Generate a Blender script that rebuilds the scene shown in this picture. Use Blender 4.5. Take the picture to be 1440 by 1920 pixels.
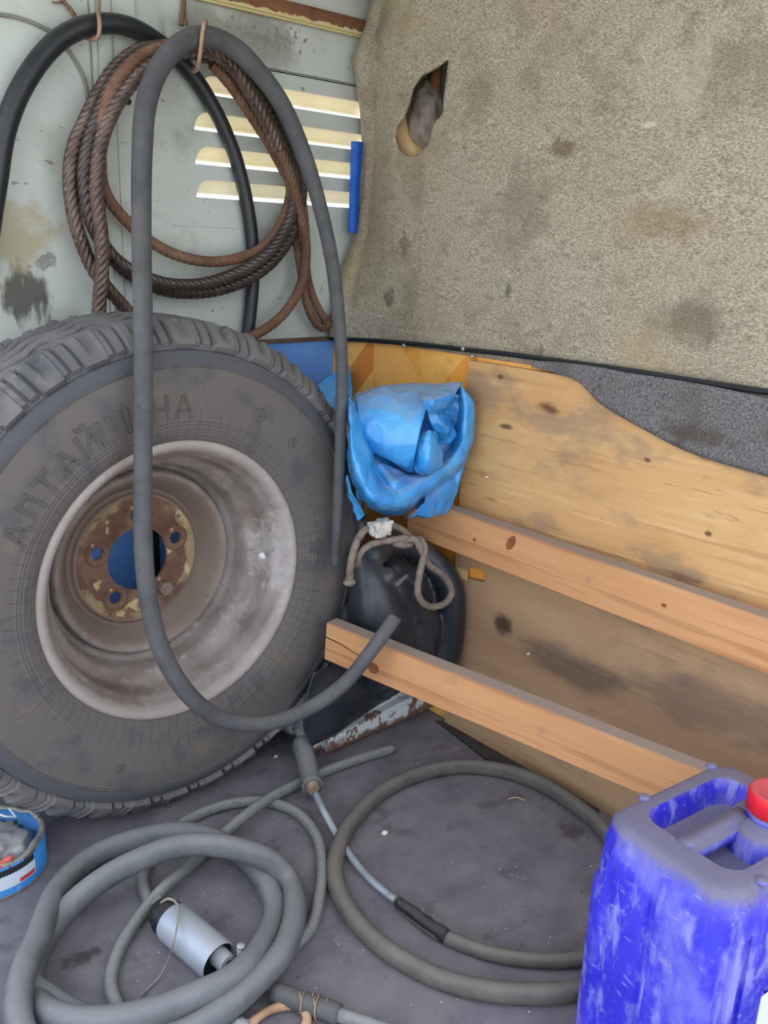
import bpy, bmesh, math, random
from mathutils import Vector, Matrix, noise
from mathutils.bvhtree import BVHTree
random.seed(7)
for o in list(bpy.data.objects): bpy.data.objects.remove(o)
SC = bpy.context.scene; COL = SC.collection
PI = math.pi

# ------------------------------------------------------------------ camera
F = 1667.4                                   # focal length in pixels of the 1440x1920 frame
YAW, PITCH, ROLL = .74182268, .290128527, .0365076116
C0 = Vector((-1.11457, -1.38533, .85443))
FW = Vector((math.sin(YAW)*math.cos(PITCH), math.cos(YAW)*math.cos(PITCH), -math.sin(PITCH)))
_r = Vector((math.cos(YAW), -math.sin(YAW), 0)); _u = _r.cross(FW)
RT = _r*math.cos(ROLL) + _u*math.sin(ROLL); UP = -_r*math.sin(ROLL) + _u*math.cos(ROLL)
cd = bpy.data.cameras.new('camera'); cam = bpy.data.objects.new('camera', cd); COL.objects.link(cam)
m = Matrix((RT, UP, -FW)).transposed().to_4x4(); m.translation = C0; cam.matrix_world = m
cd.sensor_fit = 'AUTO'; cd.sensor_width = 36; cd.lens = F*36/1920; cd.clip_start = .02
SC.camera = cam

# ------------------------------------------------------------------ sky, sun, exposure
w = bpy.data.worlds.new('sky'); SC.world = w; w.use_nodes = True
bg = w.node_tree.nodes['Background']; bg.inputs[0].default_value = (.80, .88, 1.0, 1); bg.inputs[1].default_value = 1.0
sd = bpy.data.lights.new('sun', 'SUN'); sd.energy = 2.8; sd.angle = .01; sd.color = (1, .93, .82)
sun = bpy.data.objects.new('sun', sd); COL.objects.link(sun)
sun.rotation_euler = Vector((-.35, -.72, -1.0)).to_track_quat('-Z', 'Y').to_euler()
vs = SC.view_settings; vs.view_transform = 'Standard'; vs.look = 'None'; vs.gamma = 1; vs.use_curve_mapping = False
vs.exposure = 1.38

# ------------------------------------------------------------------ helpers
def W(px, py, X=None, Y=None, Z=None):
    """point of a given plane (X, Y or Z = const) seen at a photograph pixel"""
    d = FW + RT*((px-720)/F) - UP*((py-960)/F)
    if X is not None: t = (X-C0.x)/d.x
    elif Y is not None: t = (Y-C0.y)/d.y
    else: t = (Z-C0.z)/d.z
    return C0 + d*t
def srgb(r, g, b):
    f = lambda v: (v/255/12.92 if v/255 <= .04045 else ((v/255+.055)/1.055)**2.4)
    return (f(r), f(g), f(b), 1)

MATS = {}
def mat(name, cols, scale=20, detail=6, rough=.75, metal=0, bump=0, bscale=60, stretch=(1,1,1), layers=(), spec=.3,
        alpha=1, trans=0, bdist=.002, sub=0, coat=0, bstretch=(1,1,1), rot=(0,0,0)):
    m = bpy.data.materials.new(name); m.use_nodes = True; nt = m.node_tree; N = nt.nodes; L = nt.links
    bs = N['Principled BSDF']; tc = N.new('ShaderNodeTexCoord')
    def noi(sc, det, st, off=0, dist=0, rt=(0,0,0)):
        mp = N.new('ShaderNodeMapping'); mp.inputs['Scale'].default_value = st; mp.inputs['Rotation'].default_value = rt
        mp.inputs['Location'].default_value = (off, off*.7, off*1.3)
        L.new(tc.outputs['Object'], mp.inputs[0])
        n = N.new('ShaderNodeTexNoise'); n.inputs['Scale'].default_value = sc; n.inputs['Detail'].default_value = det
        n.inputs['Roughness'].default_value = .62; n.inputs['Distortion'].default_value = dist
        L.new(mp.outputs[0], n.inputs['Vector']); return n.outputs[0]
    def mth(op, a, b=None, c=None):
        n = N.new('ShaderNodeMath'); n.operation = op
        for i, v in enumerate((a, b, c)):
            if v is None: continue
            if isinstance(v, (int, float)): n.inputs[i].default_value = v
            else: L.new(v, n.inputs[i])
        return n.outputs[0]
    def step(v, lo, hi):
        n = N.new('ShaderNodeMapRange'); n.inputs['From Min'].default_value = lo; n.inputs['From Max'].default_value = hi
        n.interpolation_type = 'SMOOTHSTEP'; L.new(v, n.inputs['Value']); return n.outputs[0]
    f = noi(scale, detail, stretch, rt=rot)
    rp = N.new('ShaderNodeValToRGB'); el = rp.color_ramp.elements
    n0 = len(cols)
    for i, cc in enumerate(cols):
        pos = .32 + .36*i/max(1, n0-1)
        if i < 2: e = el[i]; e.position = pos
        else: e = el.new(pos)
        e.color = cc
    if n0 == 1: el[1].color = cols[0]
    L.new(f, rp.inputs[0]); col = rp.outputs[0]
    rgh = None
    for i, ly in enumerate(layers):
        k = ly.get('kind', 'noise')
        if k == 'noise':
            fac = step(noi(ly.get('scale', 10), ly.get('detail', 5), ly.get('stretch', (1,1,1)), 3.1*(i+1)+ly.get('seed', 0), ly.get('dist', 0), ly.get('rot', (0,0,0))), ly.get('lo', .5), ly.get('hi', .6))
        elif k == 'up':
            g = N.new('ShaderNodeNewGeometry'); s = N.new('ShaderNodeSeparateXYZ'); L.new(g.outputs['Normal'], s.inputs[0])
            fac = step(mth('ADD', s.outputs['Z'], mth('MULTIPLY', mth('SUBTRACT', noi(ly.get('scale', 30), 5, (1,1,1), 5), .5), ly.get('var', .8))), ly.get('lo', .3), ly.get('hi', .9))
        elif k == 'blob':       # a stain of its own place and shape
            vm = N.new('ShaderNodeVectorMath'); vm.operation = 'SUBTRACT'; L.new(tc.outputs['Object'], vm.inputs[0]); vm.inputs[1].default_value = ly['at']
            v2 = N.new('ShaderNodeVectorMath'); v2.operation = 'DIVIDE'; L.new(vm.outputs[0], v2.inputs[0]); v2.inputs[1].default_value = ly['size']
            v3 = N.new('ShaderNodeVectorMath'); v3.operation = 'LENGTH'; L.new(v2.outputs[0], v3.inputs[0])
            d = mth('ADD', v3.outputs['Value'], mth('MULTIPLY', mth('SUBTRACT', noi(ly.get('scale', 30), 5, ly.get('stretch', (1,1,1)), 1.7*(i+1)), .5), ly.get('var', 1.6)))
            fac = mth('SUBTRACT', 1, step(d, ly.get('lo', .5), ly.get('hi', 1.0)))
        elif k == 'band':       # band along one axis between a and b
            s = N.new('ShaderNodeSeparateXYZ'); L.new(tc.outputs['Object'], s.inputs[0])
            v = mth('ADD', s.outputs[ly['axis']], mth('MULTIPLY', mth('SUBTRACT', noi(ly.get('scale', 30), 4, (1,1,1), 2.2*(i+1)), .5), ly.get('var', .01)))
            fac = mth('MULTIPLY', step(v, ly['a']-ly['soft'], ly['a']), mth('SUBTRACT', 1, step(v, ly['b'], ly['b']+ly['soft'])))
        elif k == 'radial':     # rings and spokes about local Y (tyre, rim)
            s = N.new('ShaderNodeSeparateXYZ'); L.new(tc.outputs['Object'], s.inputs[0])
            rr = mth('SQRT', mth('ADD', mth('POWER', s.outputs[0], 2), mth('POWER', s.outputs[2], 2)))
            rr = mth('ADD', rr, mth('MULTIPLY', mth('SUBTRACT', noi(ly.get('scale', 30), 4, (1,1,1), 4.2*(i+1)), .5), ly.get('var', .01)))
            fac = mth('MULTIPLY', step(rr, ly['a']-ly['soft'], ly['a']), mth('SUBTRACT', 1, step(rr, ly['b'], ly['b']+ly['soft'])))
        elif k == 'spokes':
            s = N.new('ShaderNodeSeparateXYZ'); L.new(tc.outputs['Object'], s.inputs[0])
            rr = mth('SQRT', mth('ADD', mth('POWER', s.outputs[0], 2), mth('POWER', s.outputs[2], 2)))
            an = mth('ARCTAN2', s.outputs[0], s.outputs[2])
            a2 = mth('ADD', mth('MULTIPLY', an, ly['n']/(2*PI)), mth('MULTIPLY', noi(14, 3, (1,1,1), 9), 1.1))
            fr = mth('ABSOLUTE', mth('SUBTRACT', mth('FRACT', a2), .5))
            fac = mth('MULTIPLY', mth('SUBTRACT', 1, step(fr, .0, ly.get('w', .09))), mth('MULTIPLY', step(rr, ly['a']-.004, ly['a']), mth('SUBTRACT', 1, step(rr, ly['b'], ly['b']+.008))))
        fac = mth('MULTIPLY', fac, ly.get('amt', 1))
        if 'mask' in ly:
            fac = mth('MULTIPLY', fac, step(noi(ly['mask'], 4, ly.get('mstretch', (1,1,1)), 7.7+i), .42, .6))
        mx = N.new('ShaderNodeMix'); mx.data_type = 'RGBA'; L.new(fac, mx.inputs[0]); L.new(col, mx.inputs[6])
        mx.inputs[7].default_value = ly['col']; col = mx.outputs[2]
        if 'rough' in ly:
            mr = N.new('ShaderNodeMix'); L.new(fac, mr.inputs[0])
            if rgh is None: mr.inputs[2].default_value = rough
            else: L.new(rgh, mr.inputs[2])
            mr.inputs[3].default_value = ly['rough']; rgh = mr.outputs[0]
    L.new(col, bs.inputs['Base Color'])
    if rgh is None: bs.inputs['Roughness'].default_value = rough
    else: L.new(rgh, bs.inputs['Roughness'])
    bs.inputs['Metallic'].default_value = metal; bs.inputs['Specular IOR Level'].default_value = spec
    bs.inputs['Alpha'].default_value = alpha; bs.inputs['Transmission Weight'].default_value = trans
    bs.inputs['Subsurface Weight'].default_value = sub; bs.inputs['Coat Weight'].default_value = coat
    if bump:
        b = N.new('ShaderNodeBump'); b.inputs['Strength'].default_value = bump; b.inputs['Distance'].default_value = bdist
        L.new(noi(bscale, 6, bstretch, 11), b.inputs['Height']); L.new(b.outputs[0], bs.inputs['Normal'])
    MATS[name] = m; return m

def obj(name, bm, m, parent=None, smooth=True, loc=None, kind=None, label=None, mods=None):
    me = bpy.data.meshes.new(name); bmesh.ops.recalc_face_normals(bm, faces=bm.faces); bm.to_mesh(me); bm.free()
    for mm in (m if isinstance(m, (list, tuple)) else [m]): me.materials.append(mm)
    if smooth:
        for p in me.polygons: p.use_smooth = True
    o = bpy.data.objects.new(name, me); COL.objects.link(o)
    if loc is not None: o.location = loc
    if parent is not None: o.parent = parent
    if kind: o['kind'] = kind
    if label: o['label'] = label
    return o
def tag(o, label, cat, group=None):
    o['label'] = label; o['category'] = cat
    if group: o['group'] = group
    return o
def thing(name, label, cat, loc=(0,0,0), group=None):
    o = bpy.data.objects.new(name, None); COL.objects.link(o); o.location = loc; o.empty_display_size = .02
    return tag(o, label, cat, group)
def sharp(o, ang=35):
    me = o.data; me.set_sharp_from_angle(angle=math.radians(ang)); return o
def box(bm, x0, x1, y0, y1, z0, z1, bev=0):
    r = bmesh.ops.create_cube(bm, size=1); v = r['verts']
    bmesh.ops.scale(bm, vec=(x1-x0, y1-y0, z1-z0), verts=v); bmesh.ops.translate(bm, vec=((x0+x1)/2, (y0+y1)/2, (z0+z1)/2), verts=v)
    if bev:
        es = list({e for q in v for e in q.link_edges}); bmesh.ops.bevel(bm, geom=es, offset=bev, segments=2, affect='EDGES')
def cat(p, t):
    """Catmull-Rom through the list p (tuples) at parameter t in 0..len-1"""
    n = len(p); i = min(int(t), n-2); u = t-i
    a = p[max(i-1, 0)]; b = p[i]; c = p[i+1]; d = p[min(i+2, n-1)]
    return [.5*((2*b[k]) + (c[k]-a[k])*u + (2*a[k]-5*b[k]+4*c[k]-d[k])*u*u + (-a[k]+3*b[k]-3*c[k]+d[k])*u**3) for k in range(len(b))]
def resample(pts, step):
    """pts: (x,y,z,radius) control points -> evenly spaced smooth points"""
    raw = [cat(pts, i/24) for i in range((len(pts)-1)*24+1)]
    out = [raw[0]]; acc = 0
    L = [0]
    for a, b in zip(raw, raw[1:]): L.append(L[-1] + (Vector(b[:3])-Vector(a[:3])).length)
    n = max(2, int(L[-1]/step)); out = []; j = 0
    for i in range(n+1):
        s = L[-1]*i/n
        while j < len(L)-2 and L[j+1] < s: j += 1
        u = (s-L[j])/max(1e-9, L[j+1]-L[j]); out.append([raw[j][k]+(raw[j+1][k]-raw[j][k])*u for k in range(4)])
    return out, L[-1]
def sweep(bm, pts, seg=14, step=.008, lobes=0, pitch=.09, depth=.18, hollow=True, flat=None, rough=0):
    P, LEN = resample(pts, step); n = len(P)
    V = [Vector(q[:3]) for q in P]; T = [(V[min(i+1, n-1)]-V[max(i-1, 0)]).normalized() for i in range(n)]
    ref = Vector((0,0,1)) if abs(T[0].z) < .9 else Vector((1,0,0))
    nn = (ref - T[0]*ref.dot(T[0])).normalized(); rings = []
    for i in range(n):
        nn = (nn - T[i]*nn.dot(T[i])).normalized(); bb = T[i].cross(nn); r = P[i][3]; ring = []
        tw = 2*PI*(LEN*i/(n-1))/pitch if lobes else 0
        for k in range(seg):
            a = 2*PI*k/seg; rr = r
            if lobes: rr = r*(1-depth+depth*abs(math.cos((a*lobes)/2))**.7*1.6); rr = min(rr, r*1.05)
            if rough: rr *= 1+rough*noise.noise(V[i]*60+Vector((math.cos(a), math.sin(a), 0))*1.3)
            ring.append(bm.verts.new(V[i] + nn*(math.cos(a+tw)*rr) + bb*(math.sin(a+tw)*rr)))
        rings.append(ring)
    for A, B in zip(rings, rings[1:]):
        for k in range(seg): bm.faces.new((A[k], A[(k+1) % seg], B[(k+1) % seg], B[k]))
    for ring, t, c, r in ((rings[0], -T[0], V[0], P[0][3]), (rings[-1], T[-1], V[-1], P[-1][3])):
        if hollow:
            i1 = [bm.verts.new(c + (v.co-c)*.62) for v in ring]; i2 = [bm.verts.new(v.co - t*r*1.5) for v in i1]
            for k in range(seg):
                j = (k+1) % seg
                bm.faces.new((ring[k], ring[j], i1[j], i1[k])); bm.faces.new((i1[k], i1[j], i2[j], i2[k]))
            bm.faces.new(i2)
        else: bm.faces.new(ring)
    return V, T
def pix(pts, r):
    """[(px,py,Y[,radius])...] -> control points on vertical planes Y"""
    out = []
    for q in pts:
        v = W(q[0], q[1], Y=q[2]); out.append((v.x, v.y, v.z, q[3] if len(q) > 3 else r))
    return out
def flo(pts, r):
    """[(px,py,height[,radius])...] -> control points at a height over the floor"""
    out = []
    for q in pts:
        v = W(q[0], q[1], Z=q[2]); out.append((v.x, v.y, v.z, q[3] if len(q) > 3 else r))
    return out
def lathe(bm, prof, seg=48, axis='Z', close=False, cap=False):
    """prof: (radius, along) points turned about an axis"""
    rings = []
    for r, h in prof:
        ring = []
        for k in range(seg):
            a = 2*PI*k/seg; c, s = math.cos(a)*r, math.sin(a)*r
            ring.append(bm.verts.new((c, s, h) if axis == 'Z' else (c, h, s) if axis == 'Y' else (h, c, s)))
        rings.append(ring)
    prs = list(zip(rings, rings[1:])) + ([(rings[-1], rings[0])] if close else [])
    for A, B in prs:
        for k in range(seg): bm.faces.new((A[k], A[(k+1) % seg], B[(k+1) % seg], B[k]))
    if cap: bm.faces.new(rings[0]); bm.faces.new(rings[-1])
def loops_fill(bm, loops, at):
    """flat plate with holes: 2-D loops (first the outline) -> faces, at(u,v) gives the 3-D point"""
    es = []
    for lp in loops:
        vs_ = [bm.verts.new(at(*q)) for q in lp]
        for a, b in zip(vs_, vs_[1:]+vs_[:1]): es.append(bm.edges.new((a, b)))
    bmesh.ops.triangle_fill(bm, use_beauty=True, use_dissolve=False, edges=es)
def solid(bm, vec):
    """give a sheet thickness along vec"""
    r = bmesh.ops.extrude_face_region(bm, geom=list(bm.faces)); bmesh.ops.translate(bm, vec=vec, verts=[g for g in r['geom'] if isinstance(g, bmesh.types.BMVert)])
def inside(p, poly):
    x, y = p; c = False
    for (x1, y1), (x2, y2) in zip(poly, poly[1:]+poly[:1]):
        if (y1 > y) != (y2 > y) and x < (x2-x1)*(y-y1)/(y2-y1)+x1: c = not c
    return c
def patch(bm, grid, nu=24, nv=24, amp=0, fs=30, seed=0, ridge=False):
    """smooth sheet through a grid of 3-D control points"""
    G = [[tuple(q) for q in row] for row in grid]; R, K = len(G), len(G[0]); vv = []
    for i in range(nu+1):
        row = []
        for j in range(nv+1):
            tu = (R-1)*i/nu; tv = (K-1)*j/nv
            colp = [cat(g, tv) for g in G]; row.append(Vector(cat(colp, tu)))
        vv.append(row)
    out = []
    for i in range(nu+1):
        row = []
        for j in range(nv+1):
            p = vv[i][j]
            if amp:
                du = vv[min(i+1, nu)][j]-vv[max(i-1, 0)][j]; dv = vv[i][min(j+1, nv)]-vv[i][max(j-1, 0)]
                nrm = du.cross(dv)
                if nrm.length > 1e-12 and ridge: p = p + nrm.normalized()*amp*(1.2-2.6*abs(noise.noise(p*fs+Vector((seed,)*3)))+.6-1.6*abs(noise.noise(p*fs*2.1+Vector((seed+9,)*3))))
                elif nrm.length > 1e-12: p = p + nrm.normalized()*amp*(noise.noise(p*fs+Vector((seed,)*3)) + .5*noise.noise(p*fs*2.3+Vector((seed+9,)*3)))
            row.append(bm.verts.new(p))
        out.append(row)
    for i in range(nu):
        for j in range(nv): bm.faces.new((out[i][j], out[i][j+1], out[i+1][j+1], out[i+1][j]))
    return out
def pgrid(rows): return [[W(q[0], q[1], Y=q[2]) for q in r] for r in rows]
def mod(o, kind, **kw):
    md = o.modifiers.new(kind.lower(), kind)
    for k, v in kw.items(): setattr(md, k, v)
    return md
def bake(o):
    dg = bpy.context.evaluated_depsgraph_get(); me = bpy.data.meshes.new_from_object(o.evaluated_get(dg)); old = o.data
    mats = list(old.materials); o.modifiers.clear(); o.data = me
    if not me.materials:
        for mm in mats: me.materials.append(mm)
    for p in me.polygons: p.use_smooth = True
    return o

# ------------------------------------------------------------------ materials
S = srgb
m_wall = mat('painted_metal', [S(178,183,174), S(191,196,188), S(198,203,196)], 5, 5, .45, bump=.15, bscale=40, layers=[
    dict(col=S(150,150,128), scale=9, lo=.55, hi=.75, amt=.6), dict(col=S(120,78,50), scale=70, lo=.70, hi=.74, amt=.85, mask=6),
    dict(col=S(70,55,48), scale=130, lo=.67, hi=.71, amt=.9, mask=9), dict(col=S(96,84,70), scale=60, lo=.66, hi=.70, amt=.7, mask=5, stretch=(.35,1,1), seed=9), dict(col=S(160,150,132), scale=6, lo=.52, hi=.7, amt=.5, seed=14),
    dict(col=S(150,120,85), scale=26, lo=.66, hi=.76, amt=.6, stretch=(1,1,.35)),
    dict(kind='blob', at=W(50,560,Y=0), size=(.07,.1,.07), col=S(62,54,44), scale=40, var=2.4, lo=.3, hi=.75, amt=.85, stretch=(1,1,.35)),
    dict(kind='blob', at=W(20,440,Y=0), size=(.09,.1,.06), col=S(165,150,112), scale=30, var=2.2, lo=.3, hi=1., amt=.7),
    dict(kind='blob', at=W(90,490,Y=0), size=(.03,.1,.03), col=S(80,82,84), scale=60, var=2.6, lo=.2, hi=.5, amt=.6),
    dict(kind='blob', at=W(500,70,Y=0), size=(.2,.1,.05), col=S(92,78,62), scale=80, var=3.0, lo=.0, hi=.35, amt=.8),
    dict(kind='blob', at=W(440,70,Y=0), size=(.16,.1,.07), col=S(140,140,128), scale=14, var=2.0, lo=.4, hi=1, amt=.8)])
m_blue = mat('blue_paint', [S(84,134,208), S(98,148,218), S(112,160,222)], 7, 5, .45, bump=.1, bscale=50, layers=[
    dict(col=S(40,56,96), scale=40, lo=.66, hi=.72, amt=.7), dict(col=S(120,150,200), scale=24, lo=.6, hi=.72, amt=.5)])
m_cream = mat('cream_metal', [S(206,196,164), S(220,210,182)], 12, 5, .5, layers=[dict(col=S(190,140,80), scale=60, lo=.68, hi=.76, amt=.7)])
m_rust = mat('rusty_beam', [S(94,62,46), S(122,82,58), S(140,98,66)], 30, 6, .85, bump=.5, bscale=90, layers=[
    dict(kind='band', axis=2, a=1.19, b=1.2245, soft=.003, var=.016, scale=60, col=S(206,190,138)), dict(col=S(120,86,52), scale=50, lo=.6, hi=.7, amt=.6)])
m_lino = bpy.data.materials.new('parquet_print'); m_lino.use_nodes = True
def build_lino(m):
    nt = m.node_tree; N = nt.nodes; L = nt.links; bs = N['Principled BSDF']; tc = N.new('ShaderNodeTexCoord')
    s = N.new('ShaderNodeSeparateXYZ'); L.new(tc.outputs['Object'], s.inputs[0])
    def mth(op, a, b=None):
        n = N.new('ShaderNodeMath'); n.operation = op
        for i, v in enumerate((a, b)):
            if v is None: continue
            if isinstance(v, (int, float)): n.inputs[i].default_value = v
            else: L.new(v, n.inputs[i])
        return n.outputs[0]
    # columns of chevron blocks, slanting up in one column and down in the next
    wd = .125; pv = .07
    cx = mth('DIVIDE', s.outputs[1], wd); ci = mth('FLOOR', cx); cf = mth('SUBTRACT', cx, ci)
    par = mth('SUBTRACT', mth('MULTIPLY', mth('ABSOLUTE', mth('MODULO', ci, 2)), 2), 1)
    z2 = mth('DIVIDE', mth('ADD', s.outputs[2], mth('MULTIPLY', mth('MULTIPLY', cf, wd*1.05), par)), pv)
    zi = mth('FLOOR', z2)
    cmb = N.new('ShaderNodeCombineXYZ'); L.new(ci, cmb.inputs[0]); L.new(zi, cmb.inputs[1])
    wn = N.new('ShaderNodeTexWhiteNoise'); wn.noise_dimensions = '2D'; L.new(cmb.outputs[0], wn.inputs['Vector'])
    rp = N.new('ShaderNodeValToRGB'); e = rp.color_ramp.elements
    e[0].color = S(222,136,44); e[1].color = S(252,192,104); q = e.new(.5); q.color = S(242,164,70)
    L.new(wn.outputs['Value'], rp.inputs[0])
    nz = N.new('ShaderNodeTexNoise'); nz.inputs['Scale'].default_value = 30; nz.inputs['Detail'].default_value = 6; L.new(tc.outputs['Object'], nz.inputs['Vector'])
    mp = N.new('ShaderNodeMapRange'); mp.inputs[1].default_value = .55; mp.inputs[2].default_value = .75; mp.inputs[4].default_value = .35; L.new(nz.outputs[0], mp.inputs[0])
    mx = N.new('ShaderNodeMix'); mx.data_type = 'RGBA'; L.new(mp.outputs[0], mx.inputs[0]); L.new(rp.outputs[0], mx.inputs[6]); mx.inputs[7].default_value = S(130,82,36)
    L.new(mx.outputs[2], bs.inputs['Base Color']); bs.inputs['Roughness'].default_value = .4
build_lino(m_lino)
m_felt = mat('felt', [S(126,115,98), S(168,157,136), S(202,192,170)], 430, 4, .95, bump=.8, bscale=420, bdist=.0025, spec=.05, stretch=(1,.55,1.2), rot=(.6,0,0), layers=[
    dict(col=S(126,113,94), scale=9, lo=.48, hi=.68, amt=.55), dict(col=S(118,108,92), scale=70, lo=.52, hi=.7, amt=.45, stretch=(1,.5,1.3), seed=31), dict(col=S(172,150,112), scale=6, lo=.54, hi=.7, amt=.4, seed=23), dict(col=S(84,74,64), scale=22, lo=.67, hi=.74, amt=.55, seed=27), dict(col=S(196,186,164), scale=5, lo=.52, hi=.7, amt=.45, seed=4),
    dict(col=S(206,196,172), scale=420, lo=.62, hi=.7, amt=.6, stretch=(1,.4,1)), dict(col=S(92,80,66), scale=360, lo=.63, hi=.7, amt=.6, stretch=(1,.4,1), seed=2),
    dict(kind='blob', at=W(1060,280,X=0), size=(.1,.035,.02), col=S(92,70,54), scale=40, var=1.8, lo=.2, hi=1., amt=.6),
    dict(kind='blob', at=W(1300,600,X=0), size=(.1,.06,.05), col=S(104,90,74), scale=30, var=2, lo=.2, hi=1., amt=.6),
    dict(kind='blob', at=W(955,545,X=0), size=(.1,.01,.02), col=S(80,76,72), scale=60, var=1.5, lo=.2, hi=1., amt=.7),
    dict(kind='blob', at=W(730,560,X=0), size=(.1,.02,.03), col=S(70,62,52), scale=60, var=2, lo=.2, hi=.9, amt=.6),
    dict(kind='blob', at=W(1240,420,X=0), size=(.1,.12,.035), col=S(140,112,76), scale=20, var=2, lo=.2, hi=1., amt=.5),
    dict(kind='blob', at=W(760,460,X=0), size=(.1,.02,.03), col=S(90,80,66), scale=60, var=2.2, lo=.2, hi=.9, amt=.5),
    dict(kind='blob', at=W(1225,235,X=0), size=(.1,.02,.006), col=S(222,212,188), scale=60, var=1.5, lo=.2, hi=.9, amt=.6)])
m_scrap = mat('grey_felt', [S(84,82,82), S(116,113,112), S(140,136,134)], 300, 3, .95, bump=.9, bscale=300, bdist=.003, spec=.05, layers=[
    dict(col=S(92,84,80), scale=14, lo=.5, hi=.7, amt=.5), dict(col=S(170,164,158), scale=380, lo=.66, hi=.72, amt=.5),
    dict(kind='blob', at=W(1310,815,X=-.012), size=(.1,.07,.018), col=S(84,70,60), scale=40, var=1.5, lo=.3, hi=1, amt=.6)])
m_trim = mat('black_rubber', [S(26,27,30), S(38,39,42)], 30, 4, .55, layers=[dict(kind='up', col=S(86,82,80), lo=.5, hi=1.1, amt=.5)])
wood_layers = lambda st, dark=S(150,98,60): [dict(col=dark, scale=16, stretch=st, lo=.54, hi=.64, amt=.45, dist=.3), dict(col=S(226,172,116), scale=22, stretch=st, lo=.55, hi=.7, amt=.5, seed=3),
    dict(col=S(96,62,40), scale=46, stretch=st, lo=.66, hi=.72, amt=.6, seed=5)]
m_beam = mat('planed_pine', [S(186,132,88), S(202,148,102), S(212,160,114)], 6, 5, .7, stretch=(.25,1,3), bump=.25, bscale=50, bstretch=(.08,1,2), layers=wood_layers((.10,2,3.2)) + [
    dict(col=S(120,106,100), scale=18, lo=.6, hi=.75, amt=.5), dict(col=S(84,70,62), scale=50, lo=.72, hi=.75, amt=.8, seed=7),
    dict(kind='up', col=S(150,136,126), lo=.45, hi=.95, amt=.95, var=.3)])
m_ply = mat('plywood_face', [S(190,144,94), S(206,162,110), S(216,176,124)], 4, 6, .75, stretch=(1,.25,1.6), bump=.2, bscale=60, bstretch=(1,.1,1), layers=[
    dict(col=S(160,114,70), scale=22, stretch=(1,.10,2.4), lo=.55, hi=.68, amt=.45, dist=.3), dict(col=S(228,192,142), scale=30, stretch=(1,.10,2.6), lo=.55, hi=.7, amt=.5, seed=3), dict(col=S(176,124,76), scale=6, stretch=(1,.5,1.2), lo=.52, hi=.66, amt=.4, seed=12),
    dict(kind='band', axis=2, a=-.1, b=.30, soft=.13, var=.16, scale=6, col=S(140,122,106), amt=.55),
    dict(col=S(120,108,98), scale=10, stretch=(1,.5,1), lo=.52, hi=.66, amt=.5, seed=8), dict(col=S(116,84,58), scale=60, stretch=(1,.08,1.6), lo=.60, hi=.70, amt=.5, seed=16), dict(col=S(110,80,60), scale=30, stretch=(1,.25,1), lo=.64, hi=.72, amt=.55, seed=1),
    dict(kind='blob', at=W(1030,765,X=-.01), size=(.1,.03,.014), col=S(96,58,36), scale=60, stretch=(1,.3,1), var=1.6, lo=.3, hi=1, amt=.85),
    dict(kind='blob', at=W(950,800,X=-.01), size=(.1,.02,.006), col=S(80,56,40), scale=60, stretch=(1,.3,1), var=1.6, lo=.3, hi=1, amt=.85),
    dict(kind='blob', at=W(945,1170,X=-.01), size=(.1,.024,.026), col=S(66,46,38), scale=50, var=1.2, lo=.3, hi=1.1, amt=.9),
    dict(kind='blob', at=W(1330,1000,X=-.01), size=(.1,.008,.006), col=S(92,56,40), scale=60, var=1, lo=.3, hi=1, amt=.9),
    dict(kind='blob', at=W(1215,862,X=-.01), size=(.1,.008,.005), col=S(104,62,44), scale=60, var=1, lo=.3, hi=1, amt=.9),
    dict(kind='blob', at=W(940,706,X=-.01), size=(.1,.01,.006), col=S(90,66,56), scale=60, var=1.5, lo=.3, hi=1, amt=.8),
    dict(kind='blob', at=W(1060,1250,X=-.01), size=(.1,.12,.04), col=S(100,84,74), scale=20, stretch=(1,.4,1), var=2, lo=.3, hi=1, amt=.7),
    dict(kind='blob', at=W(1350,1330,X=-.01), size=(.1,.2,.06), col=S(96,82,74), scale=20, stretch=(1,.4,1), var=2, lo=.3, hi=1, amt=.6)])
m_plyedge = mat('plywood_edge', [S(206,170,118), S(226,196,148)], 60, 4, .8)
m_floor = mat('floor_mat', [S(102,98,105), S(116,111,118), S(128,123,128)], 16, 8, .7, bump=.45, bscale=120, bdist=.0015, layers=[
    dict(col=S(82,78,84), scale=22, lo=.56, hi=.68, amt=.55), dict(col=S(140,134,136), scale=14, lo=.56, hi=.72, amt=.5, seed=3),
    dict(col=S(142,136,138), scale=60, lo=.62, hi=.70, amt=.6, mask=5), dict(col=S(60,54,56), scale=80, lo=.68, hi=.72, amt=.7, mask=7),
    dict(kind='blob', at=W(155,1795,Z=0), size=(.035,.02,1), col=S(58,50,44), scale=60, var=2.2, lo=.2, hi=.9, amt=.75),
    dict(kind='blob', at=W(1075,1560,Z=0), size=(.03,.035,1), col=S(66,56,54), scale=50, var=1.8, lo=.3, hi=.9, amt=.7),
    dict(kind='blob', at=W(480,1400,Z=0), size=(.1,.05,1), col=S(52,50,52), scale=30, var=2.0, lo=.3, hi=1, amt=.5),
    dict(kind='blob', at=W(760,1860,Z=0), size=(.16,.1,1), col=S(128,122,122), scale=40, var=2.6, lo=.2, hi=1, amt=.5)])
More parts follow.
